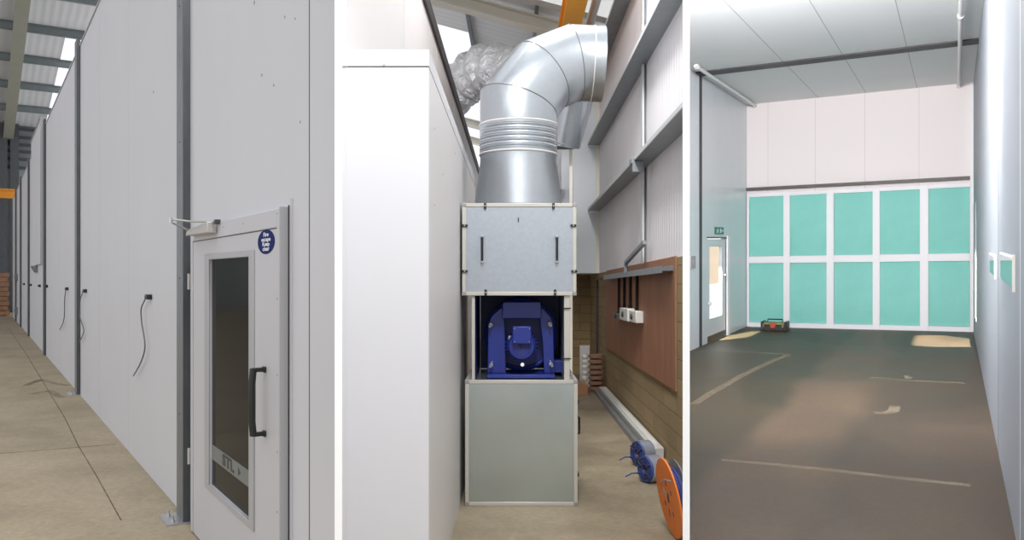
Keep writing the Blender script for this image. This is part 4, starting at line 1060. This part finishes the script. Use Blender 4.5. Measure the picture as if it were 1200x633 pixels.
# ceiling pipes
def pipe3(u0, v0, u1, v1, s0_, lb):
    p1 = F3.on_s(u1, v1, SBk-.12); w_ = p1[1]; z_ = p1[2]
    t = thing('ceiling_pipe', F3, (SBk-.12, w_, z_), lb, 'pipe', 'white pipes under the booth ceiling')
    MB(F3).tube([(s0_, w_, z_), (SBk-.1, w_, z_)], .027, 14).build('pipe', M['pipe'], t)
    for s in (SBk-.1, s0_+3.0 if s0_ < 11 else s0_+.1):
        MB(F3).lathe((s-.05, w_, z_), (1, 0, 0), [(0, .038), (.09, .038)], 14).build('collar', M['pipe'], t)
        MB(F3).box(s-.04, s+.0, w_-.015, w_+.015, z_+.03, H3).build('hanger', M['pipe'], t)
pipe3(816, 77, 884, 123, 11.95, 'white pipe in the corner of ceiling and left booth wall')
pipe3(1125, 0, 1123.5, 100, 8.0, 'white pipe under the booth ceiling next to the right wall')
# glossy patches put in for the filter grid's reflection; strips paint its bars
for (u0, u1, v0, v1, lb) in ((1173.5, 1189, 303, 338, 'larger glossy patch added for the filter reflection on the right booth wall'), (1160.5, 1167, 301, 324, 'narrower glossy patch added for the filter reflection beside the dark joint')):
    a_ = sr(u0); b__ = sr(u1); z1 = F3.on_w(u1, v0, WR)[2]; z0 = F3.on_w(u1, v1, WR)[2]
    t = thing('reflection_patch', F3, (b__, WR, z0), lb, 'window', 'reflection patches on the right booth wall')
    MB(F3).box(b__, a_, WR-.006, WR, z0, z1).build('glass', M['wallmirror'], t, smooth=False)
    MB(F3).box(b__-.045*b__/6, b__, WR-.012, WR, z0-.02, z1+.02).build('mirrored_bar', M['beam_cream'], t, smooth=False)
    MB(F3).box(b__, a_, WR-.01, WR, z1, z1+.012).build('mirrored_rail', M['frame_white'], t, smooth=False)
# toolbox
p0 = F3.on_z(891.5, 386.8, 0); p1 = F3.on_z(923.5, 386, 0)
st_ = 15.35; w0 = F3.on_s(891.5, 380, st_)[1]; w1 = F3.on_s(922.5, 380, st_)[1]
hz = .17
t = thing('toolbox', F3, (st_+.12, (w0+w1)/2, 0), 'low dark toolbox with olive lid and red badge before the filters', 'toolbox')
MB(F3).box(st_, st_+.24, w0+.03, w1-.03, 0.0, hz*.62).build('tray', M['tool_body'], t, bevel=.01)
MB(F3).box(st_+.01, st_+.23, w0+.04, w1-.04, hz*.64, hz*.9).build('lid', M['tool_lid'], t, bevel=.012)
for w_ in (w0, w1-.05): MB(F3).box(st_-.01, st_+.25, w_, w_+.05, 0.0, hz).build('end_cap', M['tool_body'], t, bevel=.01)
wm_ = (w0+w1)/2-.02
MB(F3).lathe((st_-.002, wm_, hz*.6), (-1, 0, 0), [(0, .05), (.008, .045)], 20).build('round_badge', M['tool_red'], t)
m = MB(F3); m.tube([(st_+.12, w0+.1, hz*.9), (st_+.12, w0+.1, hz+.03), (st_+.12, w1-.1, hz+.03), (st_+.12, w1-.1, hz*.9)], .012, 8); m.build('carry_handle', M['tool_body'], t)
for w_ in (wm_-.17, wm_+.17): MB(F3).box(st_-.008, st_, w_-.02, w_+.02, hz*.4, hz*.75).build('latch', M['tool_lid'], t, bevel=.003)
# floor marks
def mark(L, wd, mt='mark', nme='floor_marking'):
    strip(F3, fp(F3, L), wd, 0.0, .002).build(nme, M[mt], fl3, smooth=False)
mark([(812,410), (860,412), (918,415), (924,416.5), (905,423), (870,440), (840,457), (812,474)], .09)
mark([(845,539), (900,544), (960,550), (1040,559), (1137,569)], .07)
mark([(1025,484), (1040,484), (1047,482), (1049,476)], .1)
mark([(1020,442), (1060,446), (1130,449)], .05)
mark([(1062,440), (1064,444), (1068,442)], .06)

# =================================================================== LIGHT
w = bpy.data.worlds.new('overcast'); bpy.context.scene.world = w; w.use_nodes = True
nt = w.node_tree; bg = nt.nodes['Background']; bg.inputs['Color'].default_value = (.96, .975, 1, 1); bg.inputs['Strength'].default_value = 1.2
def area(name, F, p, target, size, size_y, power, col=(1, 1, 1), spread=180):
    l = bpy.data.lights.new(name, 'AREA'); l.shape = 'RECTANGLE'; l.size = size; l.size_y = size_y; l.energy = power; l.color = col; l.spread = math.radians(spread)
    o = bpy.data.objects.new(name, l); C.objects.link(o); a_ = F.P(p); b__ = F.P(target); o.location = a_
    o.rotation_euler = (b__-a_).to_track_quat('-Z', 'Y').to_euler()
    return o
area('booth_ceiling_fill', F3, (7.8, -1.0, H3-.05), (13.0, -1.5, 2.0), .5, 1.6, 50, (1, .97, .97))  # added fill near the ceiling to brighten the booth; no fixture there
area('booth_back_fill', F3, (6.3, -1.15, 3.75), (16.0, -1.8, 3.1), 1.0, .45, 410, (1, .965, .96))  # added unseen light aimed at the back wall and filters
area('corridor_fill', F2, (7.6, .2, 6.4), (9.0, 1.0, 2.0), .8, .8, 160, (1, .99, .97))  # added overhead fill to brighten the right cladding
area('corridor_fill', F2, (2.0, .1, 6.2), (6.6, 0.1, 2.4), .9, .9, 330, (1, .99, .98))  # added overhead fill for the duct's highlight and whiter cabinet fronts
def spot(name, F, p, target, power, angle, rad, col):
    l = bpy.data.lights.new(name, 'SPOT'); l.energy = power; l.spot_size = math.radians(angle); l.spot_blend = .1; l.shadow_soft_size = rad; l.color = col
    o = bpy.data.objects.new(name, l); C.objects.link(o); a_ = F.P(p); b__ = F.P(target); o.location = a_
    o.rotation_euler = (b__-a_).to_track_quat('-Z', 'Y').to_euler()
# low sun reaching in through the side door and the side window
gm = ((gl0+gl1)/2, WLf, (gz0_+gz1_)/2)
tgt = F3.on_z(866, 394, 0); dirv = Vector(tgt)-Vector((gm[0], gm[1], gm[2])); src = Vector(gm)-dirv*1.9
spot('daylight_lamp', F3, src, gm, 6500, 24, .03, (1, .93, .8))
gm2 = ((o0+o1)/2, WR, 1.2); tgt = F3.on_z(1112, 400, 0); dirv = Vector(tgt)-Vector(gm2); src = Vector(gm2)-dirv*1.9
spot('daylight_lamp', F3, src, gm2, 6500, 26, .03, (1, .9, .72))

# =================================================================== CAMERA
cd = bpy.data.cameras.new('camera'); co = bpy.data.objects.new('camera', cd); C.objects.link(co)
co.location = (0, 0, HC); co.rotation_euler = (math.radians(90), 0, 0)
cd.sensor_width = 36; cd.lens = FPX/1200*36; cd.shift_y = (V0-316.5)/1200; cd.clip_start = .05; cd.clip_end = 300
bpy.context.scene.camera = co
vs = bpy.context.scene.view_settings; vs.view_transform = 'Standard'; vs.look = 'None'; vs.exposure = 0; vs.gamma = 1; vs.use_curve_mapping = False
for o in bpy.data.objects:
    if '_o' in o: del o['_o']
